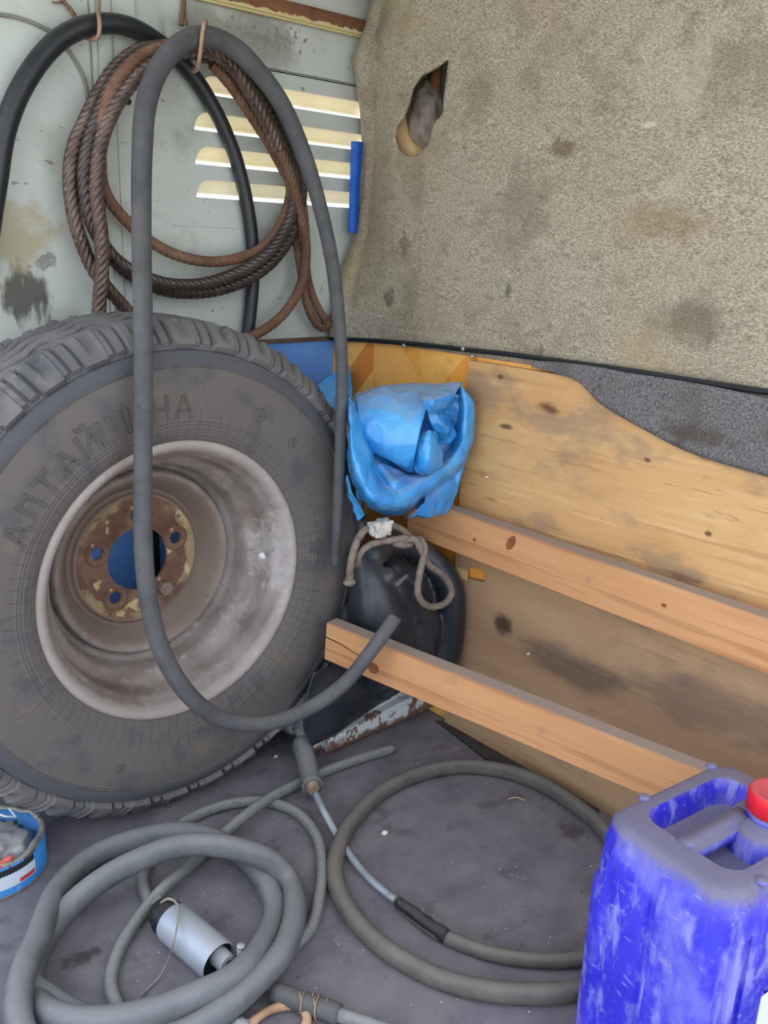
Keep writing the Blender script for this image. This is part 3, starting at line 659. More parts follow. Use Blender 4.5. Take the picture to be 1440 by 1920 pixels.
sweep(bm, pix([(98,4,-.008),(108,5,-.012),(118,3,-.008),(124,-8,-.01)], .0016), 6, .004, hollow=False)
tag(obj('twisted_wire', bm, m_twine), 'twisted rusty wire stub left of the pale wire hook', 'wire')
bm = bmesh.new()
sweep(bm, pix([(348,-20,-.006),(345,5,-.008),(342,30,-.01),(340,48,-.01)], .0036), 8, .004, lobes=2, pitch=.02, depth=.3, hollow=False)
sweep(bm, pix([(346,10,-.008),(348,30,-.012),(350,48,-.01)], .002), 6, .004, hollow=False)
tag(obj('twisted_wire', bm, m_twine), 'twisted rusty wire stub above the grey hose', 'wire')
bm = bmesh.new()
sweep(bm, pix([(-20,26,-.004),(20,30,-.004),(60,42,-.004),(95,60,-.004),(125,90,-.004),(148,125,-.004),(160,155,-.004),(163,185,-.004)], .0028), 8, .006, hollow=False)  # thin grey arc laid on the wall as a tube
tag(obj('thin_arc', bm, mat('grey_arc', [S(120,120,110), S(136,134,124)], 30, 3, .6)), 'thin grey arc curving on the wall behind the black hose', 'cable')
# blue ribbed strip
bm = bmesh.new(); A, B = W(670,266,Y=-.03), W(662,437,Y=-.03); n = 44; prev = None
for i in range(n*4+1):
    t = i/(n*4); c = A.lerp(B, t); hw = .0118*(1-.25*t); d = .006+.0022*(1 if i % 4 < 2 else 0)
    ring = [bm.verts.new((c.x+x*hw, c.y+y*d, c.z)) for x, y in ((-1,.6),(-1,-.2),(-.35,-1),(.4,-1),(1,-.3),(1,.6))]
    if prev:
        for k in range(6): bm.faces.new((prev[k], prev[(k+1) % 6], ring[(k+1) % 6], ring[k]))
    else: bm.faces.new(ring)
    prev = ring
bm.faces.new(prev); tag(obj('ribbed_strip', bm, m_bluestrip, smooth=False), 'blue ribbed plastic strip at the left edge of the felt', 'strip')
# black hose on the left hook
bm = bmesh.new()
sweep(bm, pix([(-30,520,-.03,.0145),(-18,420,-.03,.0148),(-6,340,-.03,.015),(8,250,-.03,.0152),(35,175,-.03,.0152),(80,105,-.03,.015),(130,62,-.032,.0148),(190,44,-.034,.0145),(250,53,-.032,.014),(310,90,-.022,.0135),(360,140,-.018,.013),(402,205,-.0165,.0125),
    (436,280,-.016,.012),(456,350,-.016,.012),(469,420,-.016,.0118),(475,500,-.016,.0115),(471,570,-.016,.0115),(462,650,-.016,.0115),(458,700,-.017,.0115)], .014), 18, .008)
tag(obj('rubber_hose', bm, m_black), 'smooth black rubber hose hanging from the pale wire hook', 'hose')
# steel cable coil
coil = thing('steel_cable_coil', 'rusty twisted steel cable coil hanging behind the grey hose', 'cable', W(360, 110, Y=-.05))
def cable(pts, r, m, name='cable_turn'):
    bm = bmesh.new(); sweep(bm, pix(pts, r), 30, .0025, lobes=6, pitch=.070, depth=.34, hollow=False)
    o = obj(name, bm, m, coil); o.location = -coil.location; return o
R0 = .0100
inn = [(356,106,-.05),(398,120,-.05),(435,163,-.05),(470,215,-.05),(500,262,-.05),(528,312,-.05),(545,352,-.05)]
mdl = [(366,94,-.066),(412,108,-.066),(455,152,-.066),(490,204,-.066),(517,255,-.066),(541,305,-.066),(556,352,-.066)]
otr = [(376,84,-.055),(428,98,-.055),(474,146,-.055),(510,198,-.055),(535,250,-.055),(555,300,-.055),(566,350,-.055)]
top = [(392,96,-.082),(434,122,-.082),(470,175,-.082),(500,228,-.082),(524,280,-.08),(546,330,-.076)]
cable([(300,88,-.05),(255,98,-.05),(215,130,-.048),(185,175,-.046),(160,225,-.045),(140,270,-.045),(131,320,-.045),(134,380,-.045),(148,440,-.045),(172,500,-.045),(205,545,-.042),(240,585,-.035),(275,640,-.03)], R0, m_steel)
cable([(440,120,-.066),(385,92,-.066),(330,86,-.062),(285,92,-.066),(245,115,-.066),(212,155,-.064),(190,205,-.062),(172,250,-.06),(160,300,-.06),(158,345,-.06),(165,395,-.058),(182,440,-.056),(215,485,-.054),(255,512,-.053),(310,532,-.052),(370,534,-.052),(425,520,-.055),(475,496,-.06),(515,462,-.064),(543,415,-.066)]+mdl[::-1][:6], R0, m_steel3)
cable([(420,122,-.05),(350,98,-.046),(300,116,-.048),(262,142,-.046),(230,180,-.046),(205,225,-.044),(185,280,-.042),(172,340,-.04),(172,390,-.04),(186,440,-.038),(215,490,-.036),(260,525,-.034),(315,546,-.034),(375,549,-.034),(430,538,-.036),(480,515,-.042),(520,480,-.048),(553,425,-.052)]+otr[::-1][:6], R0*.98, m_steel3)
cable(top[::-1][1:]+[(350,92,-.080),(310,104,-.082),(270,132,-.080),(235,170,-.078),(208,215,-.076),(190,265,-.074),(183,310,-.072),(180,360,-.072),(186,410,-.072),(191,460,-.072),(191,510,-.068),(187,560,-.062),(184,610,-.055)], R0*1.04, m_steel)
cable([(430,108,-.055),(376,88,-.060),(340,80,-.066),(300,90,-.078),(258,110,-.078),(222,148,-.076),(200,195,-.072),(190,245,-.068),(188,290,-.060),(190,335,-.052),(205,375,-.046),(235,412,-.042),(275,448,-.040),(325,476,-.040),(380,490,-.040),(430,488,-.042),(480,472,-.044),(515,440,-.046),(536,398,-.048)]+inn[::-1][:6], R0*.86, m_steel2)
cable(top[1:]+[(557,372,-.074),(566,415,-.07),(573,455,-.06),(572,500,-.05),(560,545,-.045),(535,585,-.045),(505,612,-.046),(478,628,-.048),(450,640,-.05)], R0*.84, m_steel2)
cable(otr[1:]+[(560,385,-.044),(553,430,-.036),(560,480,-.034),(568,530,-.034),(575,570,-.034),(588,600,-.034),(604,615,-.034),(614,607,-.032),(602,588,-.024),(586,555,-.022),(576,515,-.022),(574,470,-.022),(572,420,-.03),(567,375,-.034)], R0*.72, m_steel2)
bm = bmesh.new(); P_ = pix([(605,608,-.034),(614,600,-.03),(620,596,-.022)], .006); sweep(bm, P_, 10, .003); o = obj('end_ferrule', bm, m_steel, coil); o.location = -coil.location
# long grey hose looped over the hook and down in front of the wheel
bm = bmesh.new()
sweep(bm, pix([(628,1063,-.352,.0078),(633,950,-.35,.0082),(639,800,-.348,.0088),(641,700,-.335,.0094),(637,620,-.29,.0104),(624,500,-.21,.0115),(603,400,-.16,.0122),(572,295,-.13,.0132),(528,195,-.12,.0142),(470,118,-.118,.015),(425,82,-.116,.0152),(380,69,-.116,.0152),(337,84,-.117,.0152),(297,130,-.119,.0152),(273,200,-.122,.0152),
    (266,300,-.14,.0146),(265,400,-.175,.014),(266,500,-.24,.0132),(268,590,-.31,.0124),(269,700,-.345,.012),(268,850,-.35,.012),(268,1000,-.36,.0122),(275,1100,-.366,.0124),(296,1200,-.372,.0126),(336,1280,-.38,.0126),(390,1335,-.388,.0124),(450,1356,-.395,.0122),(520,1352,-.408,.0118),(590,1322,-.428,.0114),(650,1277,-.455,.0110),(700,1215,-.478,.0108),(742,1156,-.49,.0106)], .012), 20, .008)
tag(obj('rubber_hose', bm, m_hose), 'long grey rubber hose looped over the hook and hanging before the wheel', 'hose')

# ------------------------------------------------------------------ corner: raised sill, inner tube, rope, blue bag
m_sill = mat('flaking_white_paint', [S(196,204,206), S(206,212,212)], 10, 5, .55, bump=.5, bscale=70, layers=[
    dict(col=S(112,82,68), scale=26, lo=.52, hi=.57, amt=.95, stretch=(1,1,.8)), dict(kind='band', axis=2, a=-.1, b=.018, soft=.012, var=.04, scale=30, col=S(104,76,64), amt=.95), dict(col=S(92,84,72), scale=60, lo=.58, hi=.64, amt=.8, seed=3)])
bm = bmesh.new(); box(bm, -.283, -.0, -.335, -.14, 0, .078, .016)
for v in bm.verts:
    if v.co.x < -.2 and v.co.z > .03: v.co.z -= .022
    if v.co.x > -.03: v.co.x = -.0015
sill = obj('trim_1', bm, m_sill); sharp(sill, 60); structure(sill)
def depth_r(px, py, Y, rp): return rp*((W(px, py, Y=Y)-C0).dot(FW))/F
def lobes(name, paths, m, vox=.004, smooth=5, parent=None):
    bm = bmesh.new()
    for pts in paths:
        cp = [(*W(x, y, Y=Y), depth_r(x, y, Y, r)) for x, y, Y, r in pts]
        sweep(bm, cp, 18, .006, hollow=False)
        for q in (cp[0], cp[-1]):
            r = bmesh.ops.create_icosphere(bm, subdivisions=3, radius=q[3]); bmesh.ops.translate(bm, vec=q[:3], verts=r['verts'])
    o = obj(name, bm, m, parent); mod(o, 'REMESH', mode='VOXEL', voxel_size=vox); mod(o, 'SMOOTH', factor=.6, iterations=smooth); bake(o); return o
m_tube = mat('inner_tube_rubber', [S(30,33,41), S(40,43,51), S(52,54,60)], 12, 5, .38, spec=.5, bump=.25, bscale=40, layers=[dict(col=S(84,82,82), scale=16, lo=.54, hi=.72, amt=.55), dict(kind='up', col=S(100,96,92), lo=.5, hi=1.1, amt=.35)])
tube = thing('inner_tube', 'folded black rubber inner tube wedged in the corner behind the battens', 'inner tube', W(740, 1200, Y=-.36))
tb = lobes('tube_body', [
    [(676,1052,-.345,24),(690,1085,-.36,38),(704,1130,-.372,54),(716,1185,-.372,64),(716,1240,-.362,58),(700,1285,-.345,34)],
    [(700,1040,-.35,26),(735,1020,-.345,24),(778,1030,-.355,22),(818,1058,-.375,24),(843,1100,-.392,26),(845,1150,-.396,28),(836,1210,-.392,32),(815,1265,-.38,36)],
    [(728,1082,-.385,20),(752,1112,-.392,26),(782,1140,-.396,27),(806,1162,-.392,20),(800,1200,-.385,24),(780,1240,-.375,36)],
    [(652,1150,-.338,18),(652,1200,-.338,24),(652,1250,-.338,26),(660,1290,-.335,24),(690,1295,-.33,20)],
    [(735,1075,-.325,36),(775,1110,-.335,46),(792,1180,-.345,44)],
    [(770,1150,-.375,40),(770,1210,-.37,50),(760,1255,-.35,40)]], m_tube, parent=tube)
tb.location = -tube.location
bm = bmesh.new(); patch(bm, pgrid([[(588,1262,-.345),(660,1235,-.345),(730,1235,-.35),(800,1240,-.345)], [(572,1318,-.348),(650,1305,-.362),(712,1292,-.366),(775,1278,-.36)], [(570,1366,-.348),(640,1344,-.356),(690,1315,-.358),(752,1290,-.352)], [(586,1396,-.347),(640,1368,-.345),(696,1331,-.343),(750,1297,-.341)], [(588,1396,-.33),(640,1366,-.325),(696,1329,-.325),(750,1296,-.325)]]), 30, 40, .002, 30, 4)
o = obj('tube_flap', bm, m_tube, tube); o.location = -tube.location; mod(o, 'SOLIDIFY', thickness=.003); bm = bmesh.new(); a, b = W(742,1098,Y=-.418), W(764,1078,Y=-.425); sweep(bm, [(*a, .0042), (*a.lerp(b, .6), .0040), (*a.lerp(b, .62), .0032), (*b, .0032)], 12, .002, hollow=True)
o = obj('valve_stem', bm, m_hose, tube, label='grey valve stem'); o.location = -tube.location
m_rope = mat('grey_brown_rope', [S(104,94,86), S(126,114,104), S(140,128,116)], 60, 5, .9, bump=.6, bscale=300)
bm = bmesh.new()
RP = [(655,1088,-.405,.0062),(657,1060,-.41),(664,1030,-.41),(676,1003,-.405),(697,986,-.40),(722,984,-.40),(748,990,-.40),(766,1005,-.41),(772,1018,-.424),(755,1022,-.43),(738,1015,-.425),(760,1012,-.43),(778,1012,-.435),(790,1032,-.437),(803,1058,-.437),(825,1075,-.437),(842,1095,-.438),(846,1112,-.438),(836,1130,-.438),(814,1138,-.438),(793,1131,-.438),(783,1110,-.438),(786,1080,-.438),(793,1050,-.44),(796,1028,-.438),(790,1014,-.43),(783,1010,-.42)]
sweep(bm, pix([q if len(q) > 3 else (*q, .0058) for q in RP], .0058), 12, .003, hollow=False, lobes=3, pitch=.05, depth=.1)
r = bmesh.ops.create_icosphere(bm, subdivisions=2, radius=.0088); 
for v in r['verts']: v.co = Vector((v.co.x*1.2, v.co.y, v.co.z*.7))*(1+.3*noise.noise(v.co*200)) + W(655,1091,Y=-.405)
rope = tag(obj('rope', bm, m_rope), 'grey-brown rope looped over the top of the black inner tube', 'rope')
bm = bmesh.new()
sweep(bm, pix([(670,1062,-.402),(674,1040,-.408),(690,1024,-.414),(715,1016,-.42),(740,1012,-.428),(762,1008,-.43)], .0056), 12, .003, hollow=False, lobes=3, pitch=.05, depth=.1); obj('rope_strand', bm, m_rope, rope)
bm = bmesh.new(); bmesh.ops.create_cube(bm, size=1); bmesh.ops.subdivide_edges(bm, edges=bm.edges, cuts=6, use_grid_fill=True)
for v in bm.verts: v.co = Vector((v.co.x*.032, v.co.y*.02, v.co.z*.022))*(1+.35*noise.noise(v.co*5)) + Vector((0, .002, 0))*noise.noise(v.co*9)
tag(obj('foam_chunk', bm, mat('dirty_foam', [S(150,146,138), S(196,192,184), S(220,216,208)], 60, 5, .95, bump=.8, bscale=260), loc=W(713,990,Y=-.417)), 'small ragged chunk of dirty white foam on the rope under the bag', 'foam')

m_bag = mat('blue_film', [S(30,136,222), S(56,162,238), S(92,184,244)], 9, 5, .2, spec=.6, bump=.5, bscale=60, bdist=.004, coat=.3, layers=[
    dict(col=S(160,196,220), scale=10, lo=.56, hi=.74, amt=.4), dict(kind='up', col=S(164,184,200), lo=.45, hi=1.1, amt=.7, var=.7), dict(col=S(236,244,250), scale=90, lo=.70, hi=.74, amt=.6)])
m_bag.node_tree.nodes['Principled BSDF'].inputs['Transmission Weight'].default_value = .2
bm = bmesh.new(); PT = lambda rows, nu, nv, amp=.003, fs=34, sd=0: patch(bm, pgrid(rows), nu*2, nv*2, amp*.62, fs*.62, sd, True)
PT([[(666,742,-.27),(715,735,-.27),(790,730,-.29),(864,723,-.37)], [(668,745,-.31),(720,727,-.33),(790,722,-.35),(864,721,-.40)], [(672,772,-.345),(728,756,-.375),(782,750,-.395),(815,748,-.42)], [(678,812,-.365),(732,812,-.405),(776,808,-.425),(799,775,-.43)],
    [(684,842,-.36),(732,858,-.40),(766,866,-.42),(787,826,-.435)], [(700,852,-.335),(738,870,-.375),(764,880,-.395),(774,880,-.42)], [(700,850,-.29),(745,866,-.33),(770,874,-.36),(790,874,-.37)]], 40, 44, .004, 26, 1)
PT([[(788,738,-.405),(828,726,-.405),(864,721,-.412)], [(795,758,-.437),(826,748,-.440),(854,738,-.432)], [(803,775,-.425),(831,769,-.425),(852,748,-.42)], [(806,768,-.39),(831,760,-.39),(854,745,-.40)]], 20, 24, .0025, 40, 3)
PT([[(857,719,-.40),(862,719,-.416),(862,730,-.412),(855,743,-.39)], [(889,750,-.412),(886,752,-.425),(868,760,-.42),(852,770,-.385)], [(894,788,-.415),(889,790,-.428),(868,797,-.425),(846,800,-.38)], [(889,832,-.412),(882,834,-.428),(860,838,-.425),(838,840,-.38)], [(870,880,-.405),(862,874,-.43),(838,866,-.425),(815,860,-.38)],
    [(838,910,-.395),(828,900,-.432),(806,888,-.428),(785,875,-.38)], [(802,942,-.38),(794,926,-.437),(775,905,-.43),(755,890,-.385)], [(750,970,-.37),(748,952,-.44),(740,915,-.43),(730,898,-.385)], [(702,960,-.365),(701,944,-.44),(706,900,-.43),(712,880,-.37)], [(665,918,-.36),(672,908,-.43),(688,868,-.425),(704,850,-.37)],
    [(651,860,-.35),(658,858,-.415),(675,838,-.41),(692,820,-.36)], [(650,800,-.335),(654,800,-.39),(668,792,-.385),(684,785,-.345)], [(651,733,-.31),(655,740,-.345),(664,752,-.345),(674,762,-.32)]], 110, 26, .0035, 30, 5)
PT([[(668,760,-.335),(740,745,-.34),(800,738,-.365),(870,738,-.405)], [(672,850,-.35),(740,850,-.35),(810,830,-.362),(882,825,-.41)], [(690,930,-.37),(740,940,-.37),(790,920,-.375),(850,885,-.40)]], 24, 28, .006, 26, 21)
PT([[(800,774,-.41),(820,772,-.415),(838,782,-.40)], [(810,800,-.415),(834,800,-.425),(852,812,-.41)], [(826,832,-.40),(842,830,-.41),(853,818,-.40)]], 16, 14, .003, 50, 7)
PT([[(788,818,-.42),(804,808,-.432),(819,812,-.42)], [(783,846,-.425),(806,842,-.447),(825,838,-.43)], [(777,881,-.41),(800,881,-.442),(829,872,-.43)], [(788,889,-.385),(806,889,-.395),(822,880,-.39)]], 20, 18, .003, 50, 9)
PT([[(690,850,-.355),(722,874,-.375),(775,884,-.37),(812,880,-.365)], [(704,905,-.375),(734,904,-.42),(775,904,-.42),(800,900,-.385)], [(712,938,-.375),(738,942,-.42),(762,938,-.42),(790,925,-.385)]], 22, 24, .005, 30, 11)
PT([[(862,878,-.402),(834,905,-.405),(798,926,-.41)], [(860,915,-.402),(832,930,-.415),(795,945,-.425)], [(850,948,-.405),(820,965,-.418),(775,968,-.425)], [(838,966,-.405),(800,972,-.412),(760,971,-.41)]], 20, 20, .004, 36, 13)
PT([[(652,680,-.08),(625,698,-.06),(594,720,-.045)], [(658,730,-.13),(635,740,-.10),(610,750,-.08)], [(664,785,-.22),(648,785,-.17),(630,775,-.13)]], 16, 14, .005, 26, 15)
PT([[(664,742,-.30),(760,728,-.31),(866,726,-.40)], [(662,850,-.335),(770,840,-.33),(882,820,-.405)], [(668,936,-.35),(760,955,-.38),(846,950,-.40)]], 12, 12, .004, 26, 17)
PT([[(656,890,-.37),(666,930,-.375),(684,966,-.38)], [(654,890,-.36),(660,935,-.36),(676,974,-.365)]], 8, 14, .006, 40, 19)
bag = obj('plastic_bag', bm, m_bag); mod(bag, 'SOLIDIFY', thickness=.0008, offset=0)
tag(bag, 'crumpled rolled sheet of blue plastic film on the upper batten', 'plastic bag')

# ------------------------------------------------------------------ things on the floor
bm = bmesh.new(); loops_fill(bm, [[tuple(W(x, y, Z=.0005).xy) for x, y in ((816,1352),(838,1349),(900,1380),(1000,1436),(1130,1515),(1122,1530),(1060,1500),(990,1464),(909,1424),(860,1386))]], lambda u, v: (min(u, -.014), v, .0005)); solid(bm, (0, 0, .002))
tag(obj('floor_gap_strip', bm, m_trim, smooth=False), 'dark strip standing in for the lower floor past the mat edge, along the plywood', 'floor strip')  # dark strip added in place of the lower floor past the mat
bm = bmesh.new()                                       # thick hose, two turns
sweep(bm, flo([(42,1838,.030),(80,1866,.020),(140,1903,.0165),(230,1938,.0165),(330,1940,.024),(420,1892,.033),(484,1836,.034),(532,1780,.034),(553,1712,.026),(543,1655,.020),(502,1612,.044),(428,1588,.064),(350,1584,.067),(280,1604,.063),(200,1644,.046),(130,1700,.024),(84,1760,.018),(60,1815,.0165),(62,1868,.0165),(112,1908,.046),(200,1914,.050),
    (290,1896,.046),(360,1870,.046),(432,1836,.046),(482,1788,.036),(514,1722,.0165),(505,1668,.0165),(470,1618,.0165),(422,1584,.030),(375,1566,.035),(320,1562,.035),(240,1578,.022),(165,1612,.0165),(106,1672,.022),(74,1752,.042),(50,1806,.050),(36,1858,.050),(38,1925,.046),(70,1985,.034)], .0155), 20, .008)
tag(obj('rubber_hose', bm, m_floorhose), 'thick grey rubber hose coiled in two turns on the floor', 'hose')
bm = bmesh.new()                                       # thin hose
sweep(bm, flo([(738,1404,.0085),(662,1427,.0085),(590,1455,.009),(510,1494,.020),(462,1528,.026),(410,1572,.012),(370,1612,.0085),(312,1660,.022),(264,1716,.009),(226,1776,.0085),(208,1832,.0085),(214,1872,.0085),(240,1908,.0085),(310,1925,.0085),(400,1905,.0085),(480,1846,.0085),(540,1785,.0085),(584,1738,.0085),(599,1680,.0085),(604,1625,.0085),(593,1568,.0085),(556,1524,.0085),(500,1504,.0085),
    (440,1506,.0085),(380,1524,.0085),(325,1556,.0085),(284,1604,.0085),(268,1645,.0085),(275,1680,.0085),(292,1700,.0085)], .0082), 16, .007)
tag(obj('thin_hose', bm, m_thin), 'thin grey rubber hose winding under the thick coil, its end by the sill', 'hose')
# hose ring with the metal-tipped filler gun
gun = thing('hose_with_valve', 'brown hose lying in a wide ring, ending in a bare metal tube and grey valve', 'hose', W(630, 1620, Z=0))
def gp(name, bm, m, **k): o = obj(name, bm, m, gun, **k); o.location = -gun.location; return o
bm = bmesh.new()
sweep(bm, flo([(744,1690,.0105,.0082),(790,1728,.0100,.0092),(836,1757,.0100,.0094),(920,1788,.0100,.0095),(1010,1801,.0100,.0096),(1088,1797,.0100,.0096),(1150,1770,.011,.0105),(1186,1710,.012,.0115),(1180,1630,.0125,.0122),(1132,1556,.0125,.0125),(1062,1498,.0125),(988,1458,.0125),(920,1441,.0125),(850,1438,.0125),(780,1453,.0125),(715,1486,.0125),(664,1536,.0125),(635,1590,.0125),(628,1640,.0125),(645,1692,.0125),
    (685,1746,.0125),(740,1791,.0125),(810,1829,.0125),(880,1851,.0125),(960,1862,.0125),(1040,1862,.0125),(1094,1853,.0125),(1140,1835,.0125)], .0125), 18, .008)
gp('hose', bm, m_ring)
bm = bmesh.new(); sweep(bm, flo([(745,1691,.0195,.0064),(770,1708,.0185,.0080),(800,1731,.0160,.0082),(838,1756,.0125,.0090)], .008), 12, .004, hollow=False, rough=.3); gp('tape_wrap', bm, m_trim, label='black crumbling tape wrap')
m_alu = mat('dull_pale_metal', [S(150,158,166), S(176,184,192)], 30, 5, .45, metal=.35, bump=.3, bscale=150, layers=[dict(col=S(128,104,84), scale=40, lo=.6, hi=.7, amt=.7)])
bm = bmesh.new(); sweep(bm, flo([(592,1488,.031),(604,1515,.027),(630,1562,.013),(664,1614,.0105),(700,1654,.0105),(746,1691,.0115)], .0052), 14, .005, hollow=False); gp('metal_tube', bm, m_alu, label='bare pale metal tube')
A, B = W(588, 1482, Z=.031), W(566, 1392, Z=.039); d = (B-A).normalized(); L_ = (B-A).length
m_valve = mat('dusty_grey_plastic', [S(92,95,98), S(112,114,116)], 40, 5, .7, layers=[dict(kind='up', col=S(132,132,132), lo=.4, hi=1, amt=.6)])
m_tinrim2 = mat('tarnished_brass', [S(112,96,78), S(140,124,104), S(160,146,126)], 60, 5, .6, metal=.2)
def along(prof, m, name, seg=28, **k):
    bm = bmesh.new(); lathe(bm, prof, seg, 'Z', cap=False); o = obj(name, bm, m, gun, **k); sharp(o, 40)
    o.rotation_mode = 'QUATERNION'; o.rotation_quaternion = d.to_track_quat('Z', 'Y'); o.location = A-gun.location
along([(0,.010),(.0150,.010),(.0158,.013),(.0158,.018),(.0145,.019),(.0145,.024),(.0152,.026),(.0160,L_-.020),(.0175,L_-.018),(.0180,L_-.008),(.0165,L_-.003),(.0105,L_-.001),(.0,L_-.001)], m_valve, 'valve_body')
along([(0,L_-.002),(.0085,L_-.002),(.0080,L_+.008),(.0060,L_+.012),(0,L_+.012)], m_hose, 'nozzle', 18)
along([(0,-.004),(.0072,-.004),(.0086,.001),(.0105,.003),(.0118,.011),(0,.011)], m_tinrim2, 'rusty_ferrule', 18, label='rusty ferrule')
along([(.0150,.008),(.0172,.009),(.0178,.0125),(.0172,.016),(.0150,.017)], m_valve, 'clamp_ring', 28)

# fuel pump
A, B = W(322, 1727, Z=.0255), W(412, 1805, Z=.0255); d = (B-A).normalized(); L_ = (B-A).length
pump = thing('fuel_pump', 'silver cylindrical fuel pump with black end caps lying inside the hose coil', 'pump', (A.x, A.y, 0))
q_ = d.to_track_quat('Z', 'Y')
def pp(name, prof, m, seg=40, off=Vector(), **k):
    bm = bmesh.new(); lathe(bm, prof, seg, 'Z'); o = obj(name, bm, m, pump, **k); sharp(o, 40); o.rotation_mode = 'QUATERNION'; o.rotation_quaternion = q_; o.location = Vector((0,0,.0255)) + q_ @ off; return o
m_silver = mat('brushed_silver', [S(160,168,180), S(180,187,198)], 6, 4, .42, metal=.2, stretch=(1,1,.1), layers=[dict(kind='up', col=S(176,172,164), lo=.75, hi=1.1, amt=.5)])
m_blk = mat('black_plastic', [S(22,24,26), S(36,38,40)], 30, 4, .5, layers=[dict(kind='up', col=S(84,82,80), lo=.6, hi=1.1, amt=.4)])
m_copper = mat('copper_terminal', [S(200,120,70), S(220,150,96)], 30, 3, .4, metal=.5)
m_grey = mat('grey_plastic', [S(150,154,158), S(174,178,182)], 30, 4, .5)
pp('housing', [(.0215,0),(.0240,.0015),(.0250,.004),(.0250,L_-.003),(.0243,L_),(.0228,L_-.001),(.0225,L_-.010)], m_silver)
pp('end_cap', [(0,-.028),(.0160,-.028),(.0180,-.025),(.0195,-.014),(.0225,-.012),(.0235,.001),(.0,.001)], m_blk, label='black end cap with terminals')
pp('end_cap', [(0,L_-.008),(.0226,L_-.008)], m_blk, label='black recessed end cap')
pp('outlet', [(.0,L_-.008),(.0125,L_-.008),(.0120,L_+.004),(.0105,L_+.011),(.0060,L_+.012),(.0055,L_-.002),(0,L_-.002)], m_grey, 24, Vector((.004,.002,0)), label='grey outlet spout')
pp('terminal', [(0,-.036),(.0045,-.036),(.0050,-.027),(0,-.027)], m_copper, 12, q_.inverted() @ Vector((-.006,-.004,-.008)), label='copper terminal')
pp('connector', [(0,-.036),(.0070,-.036),(.0078,-.026),(0,-.026)], m_valve, 6, q_.inverted() @ Vector((.003,.006,.006)), label='grey connector')
bm = bmesh.new()
for k in range(5): lathe(bm, [(0, k*.0028), (.0052-.0012*(k % 2), k*.0028), (.0052-.0012*(k % 2), k*.0028+.0026), (0, k*.0028+.0026)], 8, 'Z')
v = W(452, 1790, Z=.036); o = obj('hose_barb', bm, m_grey, pump, label='white ribbed barb'); o.location = v-pump.location
bm = bmesh.new(); sweep(bm, flo([(302,1693,.045,.0016),(312,1686,.052,.0017),(326,1688,.056,.0017),(334,1702,.056,.0017),(333,1730,.0535,.0015),(326,1765,.045,.0013),(317,1795,.020,.0012),(300,1830,.005,.0012),(270,1862,.003,.0014),(236,1898,.018,.0014)], .0014), 8, .003, hollow=False)
o = obj('wire_lead', bm, mat('wire_sheath', [S(120,116,108), S(176,172,160)], 18, 3, .6), pump, label='thin dirty white wire'); o.location = -pump.location

# tin at the left edge
p1, p2, p3 = [W(x, y, Z=0).xy for x, y in ((93,1602),(62,1655),(0,1691))]
ax, ay, bx, by, cx, cy = p1.x, p1.y, p2.x, p2.y, p3.x, p3.y
D_ = 2*(ax*(by-cy)+bx*(cy-ay)+cx*(ay-by)); ux = ((ax*ax+ay*ay)*(by-cy)+(bx*bx+by*by)*(cy-ay)+(cx*cx+cy*cy)*(ay-by))/D_; uy = ((ax*ax+ay*ay)*(cx-bx)+(bx*bx+by*by)*(ax-cx)+(cx*cx+cy*cy)*(bx-ax))/D_
RC = math.hypot(ax-ux, ay-uy); RC = min(RC, .075)
mid = Vector(p1).lerp(Vector(p3), .5); dirc = (Vector((ux, uy))-Vector(p2)).normalized(); CC = Vector(p2)+dirc*RC
tin = thing('tin_can', 'cut-down blue tin with a white label and rubbish inside, at the left edge', 'tin', (CC.x, CC.y, 0))
HT = .048; m_tin = mat('blue_tin_print', [S(44,118,190), S(64,140,206)], 20, 4, .45, layers=[dict(col=S(150,170,190), scale=70, lo=.6, hi=.68, amt=.6)])
m_lab = mat('white_label_print', [S(196,208,222), S(212,222,232)], 20, 4, .5); m_labb = mat('black_label_print', [S(34,42,44), S(44,52,54)], 20, 4, .5); m_labr = mat('red_label_print', [S(196,60,70), S(212,80,88)], 90, 3, .5)
m_tinrim = mat('bare_tin', [S(130,126,118), S(156,152,146)], 40, 4, .5, metal=.4)
def arc(bm, r, z0, z1, a0, a1, n=40):
    pr = None
    for k in range(n+1):
        a = a0+(a1-a0)*k/n; q = [bm.verts.new((r*math.cos(a), r*math.sin(a), z0)), bm.verts.new((r*math.cos(a), r*math.sin(a), z1))]
        if pr: bm.faces.new((pr[0], q[0], q[1], pr[1]))
        pr = q
def aang(px, py, z): v = W(px, py, Z=z); return math.atan2(v.y-CC.y, v.x-CC.x)
bm = bmesh.new(); lathe(bm, [(0, .001), (RC-.001, .001), (RC+.0012, .0015), (RC+.0012, .004), (RC, .005), (RC, HT), (RC-.001, HT), (RC-.001, .003), (0, .003)], 64, 'Z'); obj('can_body', bm, m_tin, tin)
bm = bmesh.new(); lathe(bm, [(RC+.0013, .0008), (RC+.0018, .0024), (RC+.0013, .0042)], 64, 'Z'); obj('base_rim', bm, m_tinrim, tin)
aE = aang(60, 1620, .024); 
for nm, m_, z0, z1, a0_, a1_, lb_ in (('label', m_lab, .014, .035, aE-2.2, aE, 'white label'), ('label_band', m_labb, .034, .044, aE-2.2, aE-.02, 'black band of the label'), ('label_mark', m_labr, .0155, .0215, aE-.36, aE-.03, 'red box on the label')):
    bm = bmesh.new(); arc(bm, RC+.0004+(.0003 if 'mark' in nm else 0), z0, z1, a0_, a1_); o = obj(nm, bm, m_, tin, label=lb_)
bm = bmesh.new(); n = 90; pr = None
